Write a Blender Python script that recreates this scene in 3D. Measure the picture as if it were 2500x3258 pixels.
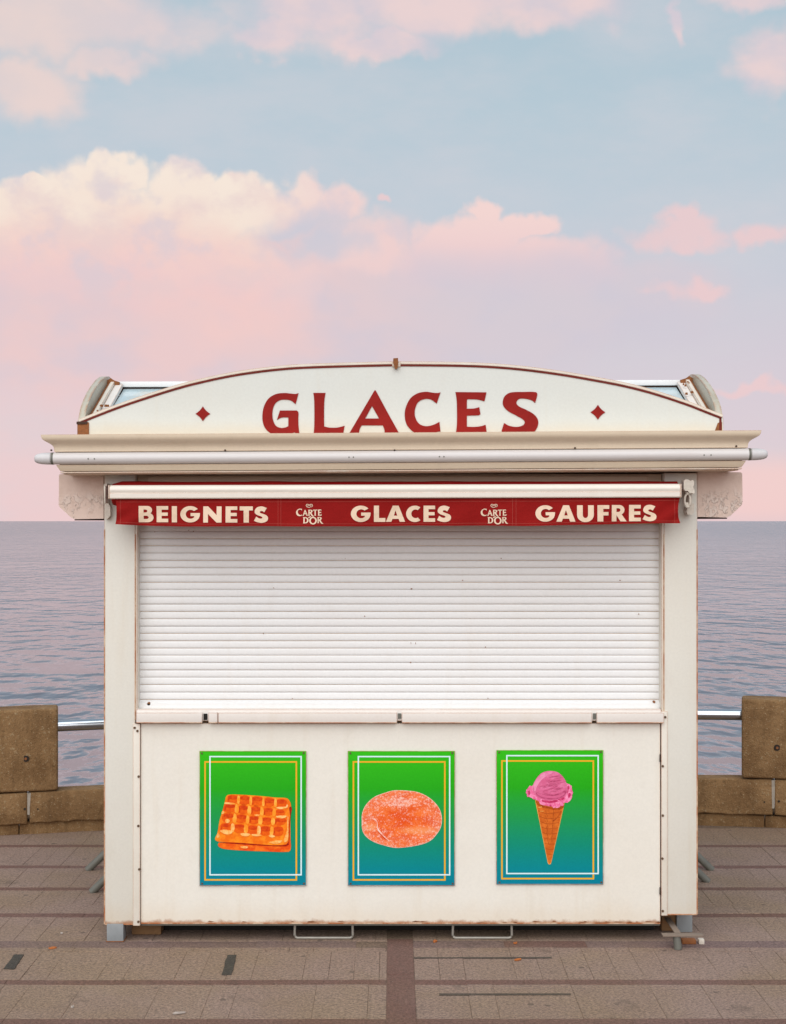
import bpy, bmesh, math, random
from mathutils import Vector, noise as mnoise
from mathutils.geometry import tessellate_polygon

# ------------------------------------------------------------------ scene, camera, light
S = bpy.context.scene
for o in list(bpy.data.objects):
    bpy.data.objects.remove(o)
COL = S.collection
R = math.radians
random.seed(7)
FPX, DIST, EYE = 4680.0, 6.5, 1.858          # focal length (photo px), metres to the kiosk front, eye height

cam = bpy.data.objects.new("camera", bpy.data.cameras.new("camera"))
COL.objects.link(cam)
cam.location = (0, -DIST, EYE)
cam.rotation_euler = (R(90), 0, 0)
cam.data.sensor_fit = 'VERTICAL'
cam.data.sensor_height = 36
cam.data.sensor_width = 36
cam.data.lens = FPX / 3258 * 36
cam.data.shift_y = 28.5 / 3258
cam.data.clip_start = 0.1
cam.data.clip_end = 80000
S.camera = cam

S.view_settings.view_transform = 'Standard'
S.view_settings.look = 'None'
S.view_settings.gamma = 1
S.view_settings.use_curve_mapping = False
EXPO = 0.9
S.view_settings.exposure = EXPO

SUN_EL, SUN_AZ = 42, -10                     # degrees; azimuth measured from straight behind the camera, + to the right
sun = bpy.data.lights.new("sun", 'SUN')
sun.energy = 1.5
sun.angle = R(80)
sun.color = (1.0, 0.97, 0.925)
suno = bpy.data.objects.new("sun", sun)
COL.objects.link(suno)
sd = Vector((math.sin(R(SUN_AZ)) * math.cos(R(SUN_EL)), -math.cos(R(SUN_AZ)) * math.cos(R(SUN_EL)), math.sin(R(SUN_EL))))
suno.rotation_euler = sd.to_track_quat('Z', 'Y').to_euler()


def lin(r, g, b):
    f = lambda c: c / 12.92 if c <= 0.04045 else ((c + 0.055) / 1.055) ** 2.4
    return tuple(f(v / 255) for v in (r, g, b))


# ------------------------------------------------------------------ node helper
class NT:
    def __init__(s, tree):
        s.t = tree

    def n(s, typ, **kw):
        nd = s.t.nodes.new(typ)
        for k, v in kw.items():
            setattr(nd, k, v)
        return nd

    def put(s, sock, v):
        if isinstance(v, X):
            s.t.links.new(v.s, sock)
        elif isinstance(v, bpy.types.NodeSocket):
            s.t.links.new(v, sock)
        elif v is not None:
            if hasattr(sock.default_value, '__len__') and not hasattr(v, '__len__'):
                v = (v,) * len(sock.default_value)
            if hasattr(sock.default_value, '__len__') and len(sock.default_value) == 4 and len(v) == 3:
                v = tuple(v) + (1,)
            sock.default_value = v

    def math(s, op, a, b=None, c=None, clamp=False):
        nd = s.n('ShaderNodeMath', operation=op, use_clamp=clamp)
        for i, v in enumerate((a, b, c)):
            if v is not None:
                s.put(nd.inputs[i], v)
        return X(s, nd.outputs[0])

    def mix(s, f, a, b):
        nd = s.n('ShaderNodeMix', data_type='RGBA')
        s.put(nd.inputs[0], f)
        s.put(nd.inputs[6], a)
        s.put(nd.inputs[7], b)
        return X(s, nd.outputs[2])

    def mul(s, a, b, f=1.0):
        nd = s.n('ShaderNodeMix', data_type='RGBA', blend_type='MULTIPLY')
        s.put(nd.inputs[0], f)
        s.put(nd.inputs[6], a)
        s.put(nd.inputs[7], b)
        return X(s, nd.outputs[2])

    def sstep(s, v, a, b, lo=0.0, hi=1.0):
        nd = s.n('ShaderNodeMapRange', interpolation_type='SMOOTHSTEP')
        for i, q in enumerate((v, a, b, lo, hi)):
            s.put(nd.inputs[i], q)
        return X(s, nd.outputs[0])

    def noise(s, vec, scale, detail=3, rough=0.55, dist=0.0):
        nd = s.n('ShaderNodeTexNoise')
        s.put(nd.inputs['Vector'], vec)
        nd.inputs['Scale'].default_value = scale
        nd.inputs['Detail'].default_value = detail
        nd.inputs['Roughness'].default_value = rough
        nd.inputs['Distortion'].default_value = dist
        return X(s, nd.outputs[0])

    def noisec(s, vec, scale, detail=3, rough=0.55):
        nd = s.n('ShaderNodeTexNoise')
        s.put(nd.inputs['Vector'], vec)
        nd.inputs['Scale'].default_value = scale
        nd.inputs['Detail'].default_value = detail
        nd.inputs['Roughness'].default_value = rough
        return s.sep(X(s, nd.outputs[1]))

    def voro(s, vec, scale, feature='F1'):
        nd = s.n('ShaderNodeTexVoronoi', feature=feature)
        s.put(nd.inputs['Vector'], vec)
        nd.inputs['Scale'].default_value = scale
        return X(s, nd.outputs[0])

    def sep(s, v):
        nd = s.n('ShaderNodeSeparateXYZ')
        s.put(nd.inputs[0], v)
        return [X(s, o) for o in nd.outputs]

    def comb(s, x, y, z):
        nd = s.n('ShaderNodeCombineXYZ')
        for i, v in enumerate((x, y, z)):
            s.put(nd.inputs[i], v)
        return X(s, nd.outputs[0])

    def scl(s, vec, k):
        nd = s.n('ShaderNodeVectorMath', operation='MULTIPLY')
        s.put(nd.inputs[0], vec)
        s.put(nd.inputs[1], k)
        return X(s, nd.outputs[0])

    def ramp(s, f, stops, interp='LINEAR'):
        nd = s.n('ShaderNodeValToRGB')
        cr = nd.color_ramp
        cr.interpolation = interp
        while len(cr.elements) < len(stops):
            cr.elements.new(0.5)
        for e, (p, c) in zip(cr.elements, stops):
            e.position = p
            e.color = (*c, 1)
        s.put(nd.inputs[0], f)
        return X(s, nd.outputs[0])

    def pos(s):
        return X(s, s.n('ShaderNodeNewGeometry').outputs['Position'])

    def obj(s):
        return X(s, s.n('ShaderNodeTexCoord').outputs['Object'])

    def rnd(s):
        return X(s, s.n('ShaderNodeObjectInfo').outputs['Random'])

    def bump(s, h, strength=0.3, dist=0.01):
        nd = s.n('ShaderNodeBump')
        nd.inputs['Strength'].default_value = strength
        nd.inputs['Distance'].default_value = dist
        s.put(nd.inputs['Height'], h)
        return X(s, nd.outputs[0])

    def edge(s, radius):
        bv = s.n('ShaderNodeBevel', samples=3)
        bv.inputs['Radius'].default_value = radius
        g = s.n('ShaderNodeNewGeometry')
        d = s.n('ShaderNodeVectorMath', operation='DOT_PRODUCT')
        s.t.links.new(bv.outputs[0], d.inputs[0])
        s.t.links.new(g.outputs['Normal'], d.inputs[1])
        return X(s, d.outputs['Value'])


class X:
    def __init__(self, nt, s):
        self.nt, self.s = nt, s

    def __add__(a, b): return a.nt.math('ADD', a, b)
    __radd__ = __add__
    def __sub__(a, b): return a.nt.math('SUBTRACT', a, b)
    def __rsub__(a, b): return a.nt.math('SUBTRACT', b, a)
    def __mul__(a, b): return a.nt.math('MULTIPLY', a, b)
    __rmul__ = __mul__
    def __truediv__(a, b): return a.nt.math('DIVIDE', a, b)
    def max(a, b): return a.nt.math('MAXIMUM', a, b)
    def min(a, b): return a.nt.math('MINIMUM', a, b)
    def smax(a, b, k): return a.nt.math('SMOOTH_MAX', a, b, k)


# ------------------------------------------------------------------ sky
world = bpy.data.worlds.new("World")
S.world = world
world.use_nodes = True
wt = world.node_tree
wt.nodes.clear()
W = NT(wt)
gen = X(W, W.n('ShaderNodeTexCoord').outputs['Generated'])
dx, dy, dz = W.sep(gen)
AZ = W.math('ARCTAN2', dx, dy) * 1000        # milliradians right of the view direction
EL = W.math('ARCSINE', dz) * 1000


def sky_at(px, py):
    u, v = px - 1250, 1657 - py
    return math.atan2(u, FPX) * 1000, math.atan2(v, math.hypot(FPX, u)) * 1000


# bent coordinates so that cloud outlines billow
w1 = W.noisec(gen, 24, 3, 0.5)
w2 = W.noisec(gen, 70, 3, 0.5)
az = AZ + (w1[0] - 0.5) * 56 + (w2[0] - 0.5) * 15
el = EL + (w1[1] - 0.5) * 42 + (w2[1] - 0.5) * 12


def blob(px, py, rx, ry, a=None, e=None):
    a = az if a is None else a
    e = el if e is None else e
    ca, ce = sky_at(px, py)
    u = (a - ca) * (4.68 / rx)
    v = (e - ce) * (4.68 / ry)
    return 1.0 - W.math('SQRT', u * u + v * v)


def blobs(lst, k=0.10):
    f = None
    for b in lst:
        q = blob(*b)
        f = q if f is None else f.smax(q, k)
    return f


base = W.ramp(EL / 400, [
    (0.0, lin(230, 205, 212)), (0.14, lin(224, 205, 214)), (0.31, lin(213, 204, 214)), (0.42, lin(203, 206, 216)),
    (0.52, lin(197, 207, 216)), (0.68, lin(187, 205, 215)), (0.85, lin(181, 202, 213)), (1.0, lin(170, 195, 210))])
nish = W.n('ShaderNodeTexSky', sky_type='NISHITA')
nish.sun_disc = False
nish.sun_elevation = R(SUN_EL)
nish.sun_rotation = R(180 + SUN_AZ)
nishc = X(W, nish.outputs[0])
nishc = W.scl(nishc, 0.10)
base = W.mix(0.10, base, nishc)
# wide soft pink haze over the lower left, bluish lilac on the right
lowmask = W.sstep(EL, 165, 30)
side = W.sstep(AZ, 60, -190)
base = W.mix(lowmask * side * 0.75, base, lin(241, 206, 205))
# pale veils high up
veil = W.noise(W.scl(gen, (1, 1, 2.4)), 7, 5, 0.6)
base = W.mix(W.sstep(veil, 0.38, 0.74) * 0.42, base, lin(214, 210, 216))
# clouds above and beyond the frame, all round
cn = W.noise(W.scl(gen, (1, 1, 2.2)), 3.4, 6, 0.55, 0.3)
outer = (W.sstep(EL, 380, 470)).max(W.sstep(W.math('ABSOLUTE', AZ), 330, 480))
cm = W.sstep(cn, 0.46, 0.66) * outer
base = W.mix(cm * 0.8, base, W.mix(W.sstep(cn, 0.5, 0.75), lin(232, 205, 207), lin(240, 218, 208)))

# pink bank behind everything low down
bank = blobs([(300, 1000, 900, 330), (1080, 960, 760, 290), (1000, 850, 330, 170), (1750, 960, 700, 230)], 0.2)
bkn = W.noise(W.scl(gen, (1, 1, 1.5)), 15, 4, 0.5)
bm = W.sstep(bank + (bkn - 0.5) * 0.5, -0.05, 0.5)
bankc = W.mix(W.sstep(AZ, -110, 90), lin(237, 203, 202), lin(215, 204, 212))
bankc = W.mix(W.sstep(bkn, 0.60, 0.32) * 0.6, bankc, lin(206, 201, 215))
base = W.mix(bm * 0.85, base, bankc)

# high streaks
f1 = blobs([(180, 60, 560, 130), (60, 260, 240, 120), (330, 190, 170, 60)], 0.15)
f2 = blobs([(1000, 40, 330, 130), (1330, 20, 420, 110), (1700, 10, 380, 90), (1230, 130, 220, 50), (850, 120, 190, 60)], 0.15)
f3 = blobs([(2440, 190, 150, 110), (2170, 60, 34, 70), (2400, -10, 150, 45)], 0.1)
hi = f1.max(f2).max(f3)
hin = W.noise(W.scl(gen, (1, 1, 1.6)), 15, 4, 0.55)
him = W.sstep(hi + (hin - 0.5) * 0.8, -0.12, 0.62)
hic = W.mix(W.sstep(hin, 0.35, 0.65), lin(214, 203, 213), lin(240, 212, 210))
hic = W.mix(W.sstep(AZ, -60, -250) * 0.6, hic, lin(236, 214, 205))
base = W.mix(him * 0.85, base, hic)

# small pink clouds on the right
sm = blobs([(2200, 740, 230, 48), (2150, 705, 80, 50), (2440, 735, 80, 45), (2200, 920, 130, 38), (2180, 905, 60, 40),
            (1245, 650, 36, 24), (2400, 1220, 170, 26)], 0.08)
smm = W.sstep(sm + (w2[2] - 0.5) * 0.5 + (bkn - 0.5) * 0.4, -0.10, 0.65)
base = W.mix(smm * 0.8, base, lin(238, 204, 205))

# middle cumulus
mc = blobs([(1560, 770, 190, 95), (1550, 700, 70, 70), (1690, 715, 95, 55), (1440, 800, 150, 100), (1640, 880, 400, 150), (1390, 880, 180, 120)], 0.10)
mcm = W.sstep(mc + (w2[2] - 0.5) * 0.25, -0.05, 0.38) * W.sstep(EL + (w1[2] - 0.5) * 30, sky_at(1250, 1000)[1], sky_at(1250, 740)[1])
mcol = W.ramp(W.sstep(EL, sky_at(1250, 900)[1], sky_at(1250, 650)[1]),
              [(0, lin(224, 203, 210)), (0.45, lin(238, 208, 208)), (1, lin(243, 214, 210))])
base = W.mix(mcm, base, mcol)

# the big cumulus on the left
bc_list = [(60, 660, 130, 100), (100, 600, 70, 45), (250, 650, 170, 130), (390, 560, 100, 75), (330, 640, 150, 110), (600, 570, 95, 75),
           (680, 600, 110, 80), (600, 690, 220, 150), (790, 640, 110, 75), (950, 615, 100, 70), (880, 690, 210, 95), (1060, 660, 130, 60), (1130, 790, 210, 120),
           (250, 850, 430, 230), (600, 850, 360, 170), (820, 900, 240, 120), (-150, 800, 300, 200)]
bc = blobs(bc_list, 0.07)
bn = W.noise(gen, 48, 4, 0.5)
bcm = W.sstep(bc + (bn - 0.5) * 0.20, -0.06, 0.30 + W.sstep(AZ, -150, 0) * 0.25) * W.sstep(EL + (w1[2] - 0.5) * 60, sky_at(1250, 1180)[1], sky_at(1250, 760)[1])
lump = W.noise(W.scl(gen, (1, 1, 1.2)), 22, 4, 0.5)
hgt = W.sstep(EL + (lump - 0.5) * 70, sky_at(1250, 1080)[1], sky_at(1250, 520)[1])
bcol = W.ramp(hgt, [(0, lin(234, 201, 204)), (0.25, lin(240, 204, 203)), (0.5, lin(243, 209, 203)), (0.72, lin(243, 217, 207)), (0.88, lin(245, 227, 214)), (1, lin(246, 231, 218))])
bl2 = W.noise(W.scl(gen, (1, 1, 1.3)), 34, 5, 0.55)
bcol = W.mix(W.sstep(bl2, 0.56, 0.34) * 0.5, bcol, lin(228, 205, 206))
bcol = W.mix(W.sstep(AZ, -110, -30) * 0.75, bcol, lin(237, 208, 208))
bcol = W.mix(W.sstep(lump + (bn - 0.5) * 0.5, 0.52, 0.34) * 0.6, bcol, lin(214, 205, 214))
bcol = W.mix(W.sstep(blob(990, 765, 230, 110), 0.0, 0.7) * 0.85, bcol, lin(203, 203, 215))
bcol = W.mix(W.sstep(blob(330, 1040, 190, 90), 0.0, 0.7) * 0.6, bcol, lin(212, 200, 210))
base = W.mix(bcm, base, bcol)
# warm and pink glows near the sea
g1 = W.sstep(blob(2440, 1560, 520, 150, AZ, EL), 0.0, 0.7)
base = W.mix(g1 * 0.7, base, lin(249, 208, 202))
g2 = W.sstep(blob(720, 1000, 300, 120), 0.0, 0.8)
base = W.mix(g2 * 0.4, base, lin(250, 205, 197))
below = W.sstep(EL, -4, -60)
base = W.mix(below, base, lin(140, 135, 145))
bg = W.n('ShaderNodeBackground')
W.put(bg.inputs[0], base)
bg.inputs[1].default_value = 1.0 / 2 ** EXPO
wo = W.n('ShaderNodeOutputWorld')
wt.links.new(bg.outputs[0], wo.inputs[0])


# ------------------------------------------------------------------ materials
def mat(name, fn):
    m = bpy.data.materials.new(name)
    m.use_nodes = True
    t = m.node_tree
    t.nodes.clear()
    N = NT(t)
    p = N.n('ShaderNodeBsdfPrincipled')
    out = N.n('ShaderNodeOutputMaterial')
    t.links.new(p.outputs[0], out.inputs[0])
    d = fn(N)
    for k, v in d.items():
        N.put(p.inputs[k], v)
    return m


RUST_D, RUST_L = (0.09, 0.028, 0.010), (0.34, 0.12, 0.03)


def paint(col, rough=0.42, dirt=0.5, rust_edge=0.004, rust_low=None, spots=0.3, dirtc=(0.60, 0.50, 0.36), extra=None):
    def fn(N):
        P = N.pos()
        x, y, z = N.sep(P)
        big = N.noise(P, 1.7, 4, 0.6)
        streak = N.noise(N.scl(P, (14, 14, 1.1)), 1, 4, 0.6)
        fine = N.noise(P, 90, 3, 0.6)
        c = N.mix(N.sstep(big, 0.35, 0.8) * 0.30 * dirt, col, dirtc)
        c = N.mix(N.sstep(streak, 0.52, 0.80) * 0.45 * dirt, c, dirtc)
        c = N.mix(N.sstep(N.noise(N.scl(P, (3, 3, 2)), 2.3, 5, 0.65), 0.56, 0.72) * 0.22 * dirt, c, (0.55, 0.47, 0.38))
        c = N.mul(c, N.comb(*[0.93 + fine * 0.13] * 3))
        sp = N.noise(P, 23, 5, 0.7)
        c = N.mix(N.sstep(sp, 0.74, 0.82) * spots, c, RUST_L)
        if rust_edge:
            e = N.edge(rust_edge)
            em = N.sstep(e, 0.985, 0.85) * N.sstep(N.noise(P, 9, 4, 0.6), 0.18, 0.52)
            c = N.mix(em * 0.95, c, (0.46, 0.17, 0.06))
        if rust_low:
            z0, z1 = rust_low
            jag = N.noise(N.scl(P, (9, 9, 3)), 1, 5, 0.65)
            low = N.sstep(z - (jag - 0.5) * 0.10 * 1.0, z1, z0)
            c = N.mix(low * 0.22, c, (0.66, 0.46, 0.24))
            low2 = N.sstep(z - (N.noise(P, 16, 5, 0.7) - 0.5) * 0.05, z0 + 0.022, z0 + 0.004)
            c = N.mix(low2 * 0.75, c, RUST_L)
        if extra:
            c = extra(N, P, c)
        return {'Base Color': c, 'Roughness': rough, 'Normal': N.bump(N.noise(P, 3, 2) + fine * 0.05, 0.10, 0.02)}
    return fn


M = {}
M['panel'] = mat('cream_painted_panel', paint((0.785, 0.760, 0.690), rust_low=(0.075, 0.20), dirt=0.5, rust_edge=0.006))
M['pillar'] = mat('grey_white_paint', paint((0.705, 0.690, 0.625), dirt=0.55, rust_low=(0.075, 0.20), rust_edge=0.009))
M['trim'] = mat('white_trim_paint', paint((0.74, 0.70, 0.62), dirt=0.8, rust_edge=0.007, spots=0.5))
M['sill'] = mat('sill_paint', paint((0.75, 0.705, 0.66), dirt=0.35, rust_edge=0.007))
M['shutter'] = mat('shutter_paint', paint((0.785, 0.790, 0.790), rough=0.38, dirt=0.3, rust_edge=0, spots=0.5, dirtc=(0.66, 0.57, 0.46)))
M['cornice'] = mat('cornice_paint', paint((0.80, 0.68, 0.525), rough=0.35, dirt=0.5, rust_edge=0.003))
M['board'] = mat('pediment_paint', paint((0.655, 0.680, 0.645), rough=0.4, dirt=0.35, rust_edge=0, spots=0.1, extra=lambda N, P, c: N.mix(
    N.sstep(N.sep(P)[2] - (N.noise(P, 5, 4) - 0.5) * 0.06, 2.31, 2.23) * 0.45, c, (0.62, 0.50, 0.33))))
M['header'] = mat('shaded_header_paint', paint((0.58, 0.45, 0.33), dirt=0.6))  # warm brown of the shade under the eaves put into the paint


def flat(col, rough=0.5, var=0.10, scale=40, metallic=0.0, bump=0.0, coat=0.0, spec=0.5):
    def fn(N):
        P = N.pos()
        f = N.noise(P, scale, 4, 0.6)
        d = {'Base Color': N.mul(col, N.comb(*[1 - var + f * 2 * var] * 3)), 'Roughness': rough, 'Metallic': metallic, 'Specular IOR Level': spec}
        if bump:
            d['Normal'] = N.bump(f, bump, 0.01)
        if coat:
            d['Coat Weight'] = coat
        return d
    return fn


M['gap'] = mat('rusty_gap', flat((0.70, 0.46, 0.26), 0.8, 0.35, 30))
M['dark'] = mat('shade_black', flat((0.009, 0.007, 0.005), 0.9))  # near black: the darkness below the kiosk put into the colour
M['rust'] = mat('rust', flat((0.24, 0.085, 0.025), 0.85, 0.5, 60, bump=0.5))
M['rustdark'] = mat('dark_rust', flat((0.05, 0.022, 0.012), 0.85, 0.4, 60, bump=0.4))
M['screw'] = mat('rusted_screw', flat((0.11, 0.06, 0.03), 0.7, 0.4, 200))
M['letter'] = mat('deep_red_lettering', flat((0.265, 0.014, 0.011), 0.6, 0.30, 8, spec=0.12))
M['stripe'] = mat('dark_red_edge_line', flat((0.150, 0.022, 0.016), 0.6, 0.45, 6, spec=0.15))
M['grey'] = mat('grey_painted_steel', flat((0.255, 0.275, 0.285), 0.5, 0.15, 25))
M['strut'] = mat('weathered_grey_tube', flat((0.135, 0.135, 0.115), 0.55, 0.25, 30))
M['hook'] = mat('white_cast_metal', flat((0.62, 0.56, 0.48), 0.4, 0.2, 60, bump=0.3))
M['jackbar'] = mat('dusty_flat_bar', flat((0.21, 0.16, 0.125), 0.8, 0.25, 40))
M['wood'] = mat('brown_wood', flat((0.20, 0.105, 0.042), 0.8, 0.3, 18, bump=0.2))
M['rod'] = mat('galvanised_rod', flat((0.33, 0.31, 0.27), 0.5, 0.3, 40, metallic=0.3))
M['chrome'] = mat('brushed_steel_rail', flat((0.46, 0.50, 0.55), 0.16, 0.10, 12, metallic=1.0))


def tube_plastic(N):
    P = N.pos()
    s = N.noise(N.scl(P, (3, 30, 30)), 1, 4, 0.6)
    sp = N.noise(N.scl(P, (10, 25, 25)), 1, 3, 0.6)
    c = N.mix(N.sstep(s, 0.5, 0.8) * 0.35, (0.665, 0.640, 0.635), (0.55, 0.46, 0.42))
    c = N.mix(N.sstep(sp, 0.74, 0.80) * 0.5, c, (0.20, 0.20, 0.22))
    return {'Base Color': c, 'Roughness': 0.38}


M['tube'] = mat('milky_plastic', tube_plastic)
M['tubecap'] = mat('clear_plastic_cap', lambda N: {'Base Color': (0.68, 0.67, 0.68), 'Roughness': 0.2, 'Transmission Weight': 0.12, 'IOR': 1.35})
M['skin'] = mat('glossy_roof_panel', lambda N: {'Base Color': N.mix(N.sstep(N.noise(N.pos(), 7, 4), 0.5, 0.75) * 0.5, (0.45, 0.56, 0.60), (0.52, 0.44, 0.32)), 'Roughness': 0.12,
                                               'Specular IOR Level': 0.8})


def capmat(N):
    P = N.pos()
    n = N.noise(P, 8, 5, 0.65)
    e = N.edge(0.02)
    c = N.mix(N.sstep(n, 0.4, 0.75) * 0.6, (0.47, 0.45, 0.37), (0.33, 0.28, 0.20))
    c = N.mix(N.sstep(e, 0.97, 0.75) * N.sstep(N.noise(P, 14, 4), 0.3, 0.55), c, RUST_L)
    return {'Base Color': c, 'Roughness': 0.4, 'Normal': N.bump(n, 0.15, 0.01)}


M['cap'] = mat('weathered_roof_end', capmat)


def plaster(N):
    P = N.pos()
    x, y, z = N.sep(P)
    n = N.noise(P, 30, 6, 0.65)
    low = N.sstep(z, 2.02, 1.93)
    fl = N.noise(N.scl(P, (1, 1, 0.8)), 48, 4, 0.6)
    area = N.sstep(N.noise(P, 9, 3, 0.5), 0.42, 0.58) * low
    peel = N.sstep(fl, 0.50, 0.56) * area
    c = N.mix(N.sstep(n, 0.4, 0.7) * 0.5, (0.76, 0.60, 0.52), (0.66, 0.50, 0.42))
    c = N.mix(peel * 0.45, c, (0.74, 0.66, 0.60))
    c = N.mix(N.sstep(fl, 0.44, 0.36) * area * 0.22, c, (0.50, 0.36, 0.28))
    return {'Base Color': c, 'Roughness': 0.75, 'Normal': N.bump(peel * 1.0 + n * 0.35, 0.7, 0.009)}


M['plaster'] = mat('flaking_plaster', plaster)


def fabric(N):
    P = N.pos()
    x, y, z = N.sep(P)
    f = N.noise(P, 220, 2, 0.6)
    b = N.noise(N.scl(P, (5, 5, 9)), 1, 4, 0.6)
    c = N.mix(b, (0.30, 0.010, 0.008), (0.22, 0.006, 0.006))
    c = N.mul(c, N.comb(*[0.8 + f * 0.4] * 3))
    return {'Base Color': c, 'Roughness': 0.8, 'Specular IOR Level': 0.12, 'Normal': N.bump(b + f * 0.12, 0.35, 0.02)}


M['fabric'] = mat('red_awning_fabric', fabric)
M['stitch'] = mat('pale_red_stitching', flat((0.46, 0.07, 0.05), 0.7))
M['print'] = mat('cream_print', lambda N: (lambda n: {'Base Color': N.mix(N.sstep(n, 0.4, 0.75) * 0.6, (0.80, 0.62, 0.46), (0.62, 0.44, 0.30)), 'Roughness': 0.65})(N.noise(N.pos(), 24, 5, 0.65)))
M['bar'] = mat('white_awning_bar', paint((0.76, 0.71, 0.64), rough=0.3, dirt=0.25, rust_edge=0.004))


def concrete(N):
    P = N.pos()
    x, y, z = N.sep(P)
    n = N.noise(P, 5, 5, 0.65)
    f = N.noise(P, 46, 5, 0.7)
    g = N.noise(P, 160, 3, 0.6)
    st = N.noise(N.scl(P, (16, 16, 2.0)), 1, 4, 0.65)
    c = N.mix(N.sstep(n, 0.3, 0.7), (0.178, 0.098, 0.042), (0.300, 0.180, 0.084))
    c = N.mix(N.sstep(st, 0.5, 0.75) * 0.45, c, (0.105, 0.060, 0.027))
    c = N.mix(N.sstep(f, 0.58, 0.68) * 0.8 * N.sstep(n, 0.40, 0.6), c, (0.42, 0.32, 0.19))
    c = N.mix(N.sstep(f, 0.42, 0.30) * 0.45, c, (0.055, 0.037, 0.017))
    vs = N.voro(P, 75)
    c = N.mix(N.sstep(vs, 0.30, 0.16) * N.sstep(f, 0.45, 0.58) * 0.75, c, (0.40, 0.31, 0.19))
    c = N.mix(N.sstep(N.voro(N.scl(P, (1, 1, 1.7)), 38), 0.14, 0.06) * 0.5, c, (0.06, 0.038, 0.018))
    c = N.mul(c, N.comb(*[0.6 + g * 0.8] * 3))
    return {'Base Color': c, 'Roughness': 0.9, 'Specular IOR Level': 0.2, 'Normal': N.bump(f + g * 0.4 + n * 0.5, 0.8, 0.012)}


M['concrete'] = mat('weathered_brown_concrete', concrete)
M['hole'] = mat('dark_hole', flat((0.02, 0.014, 0.010), 0.9))
M['mortar_white'] = mat('pale_mortar', flat((0.34, 0.30, 0.25), 0.9, 0.35, 40, bump=0.4))


def stone(cols, jit=0.35, rough=0.8):
    def fn(N):
        P = N.pos()
        r = N.rnd()
        g = N.sstep(N.noise(P, 85, 5, 0.85), 0.32, 0.68)
        m = N.noise(N.scl(P, (1, 1.6, 1)), 42, 5, 0.7)
        b = N.noise(P, 2.6, 4, 0.6)
        sc = N.noise(N.scl(P, (13, 90, 30)), 1, 4, 0.66)
        c = N.mix(r * 0.6, cols[0], cols[1])
        c = N.mix(N.sstep(b, 0.35, 0.7) * 0.5, c, cols[2])
        c = N.mul(c, N.mix(N.sstep(N.noise(P, 1.1, 3, 0.6), 0.36, 0.64), (0.98, 0.96, 0.84), (1.02, 1.0, 1.04)))
        c = N.mul(c, N.comb(*[0.52 + g * 0.96] * 3))
        c = N.mul(c, N.comb(*[0.66 + m * 0.68] * 3))
        stn = N.noise(P, 4.2, 5, 0.65)
        c = N.mix(N.sstep(stn, 0.58, 0.72) * 0.38, c, (0.075, 0.052, 0.036))
        c = N.mix(N.sstep(N.voro(P, 5.5), 0.085, 0.055) * 0.55, c, (0.055, 0.040, 0.032))
        c = N.mix(N.sstep(N.voro(N.scl(P, (1.1, 1.3, 1)), 9.0), 0.06, 0.03) * 0.5, c, (0.36, 0.27, 0.21))
        c = N.mix(N.sstep(sc, 0.60, 0.70) * 0.6, c, (0.050, 0.036, 0.026))
        c = N.mix(N.sstep(N.noise(P, 14, 4, 0.6), 0.66, 0.76) * 0.3, c, (0.30, 0.20, 0.14))
        return {'Base Color': c, 'Roughness': rough, 'Normal': N.bump(g + m, 0.5, 0.006)}
    return fn


M['paver'] = mat('granular_paver', stone([(0.285, 0.200, 0.155), (0.310, 0.222, 0.176), (0.250, 0.170, 0.120)]))
M['brick'] = mat('dusky_red_brick', stone([(0.165, 0.086, 0.066), (0.180, 0.098, 0.077), (0.195, 0.118, 0.094)]))
M['darkpaver'] = mat('dark_grey_inlay', stone([(0.060, 0.052, 0.044), (0.075, 0.065, 0.055), (0.05, 0.043, 0.036)]))
M['groove'] = mat('worn_dark_groove', stone([(0.085, 0.066, 0.052), (0.095, 0.073, 0.058), (0.07, 0.054, 0.043)]))
M['palebrick'] = mat('dusty_pale_brick', stone([(0.20, 0.135, 0.118), (0.23, 0.16, 0.14), (0.18, 0.115, 0.10)]))
M['joint'] = mat('sandy_joint', stone([(0.215, 0.150, 0.108), (0.215, 0.150, 0.108), (0.12, 0.084, 0.060)]))


def water(N):
    P = N.pos()
    x, y, z = N.sep(P)
    q = N.comb(x * 1.7, y * 0.8 + x * 0.15, 0.0)
    q2 = N.comb(x * 1.5 + y * 0.15, y, 3.1)
    swell = N.noise(q2, 0.12, 1, 0.5)
    mid = N.noise(q2, 0.36, 1, 0.5)
    chop = N.noise(q, 0.85, 1.6, 0.5)
    rip = N.noise(q, 3.0, 1, 0.5)
    gust = N.sstep(N.noise(N.comb(x * 0.045, y * 0.02, 7.7), 1.0, 3, 0.55), 0.3, 0.7)
    h = swell * 2.0 + mid * 1.0 + chop * (0.30 + gust * 0.40) + rip * (0.02 + gust * 0.05)
    nd = N.n('ShaderNodeBump')
    nd.inputs['Strength'].default_value = 0.8
    nd.inputs['Distance'].default_value = 1.0
    N.put(nd.inputs['Height'], h)
    return {'Base Color': (0.130, 0.145, 0.180), 'Roughness': 0.15 + N.sstep(y, 60.0, 900.0) * 0.05, 'IOR': 1.40, 'Normal': X(N, nd.outputs[0])}


M['water'] = mat('sea_water', water)


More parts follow.
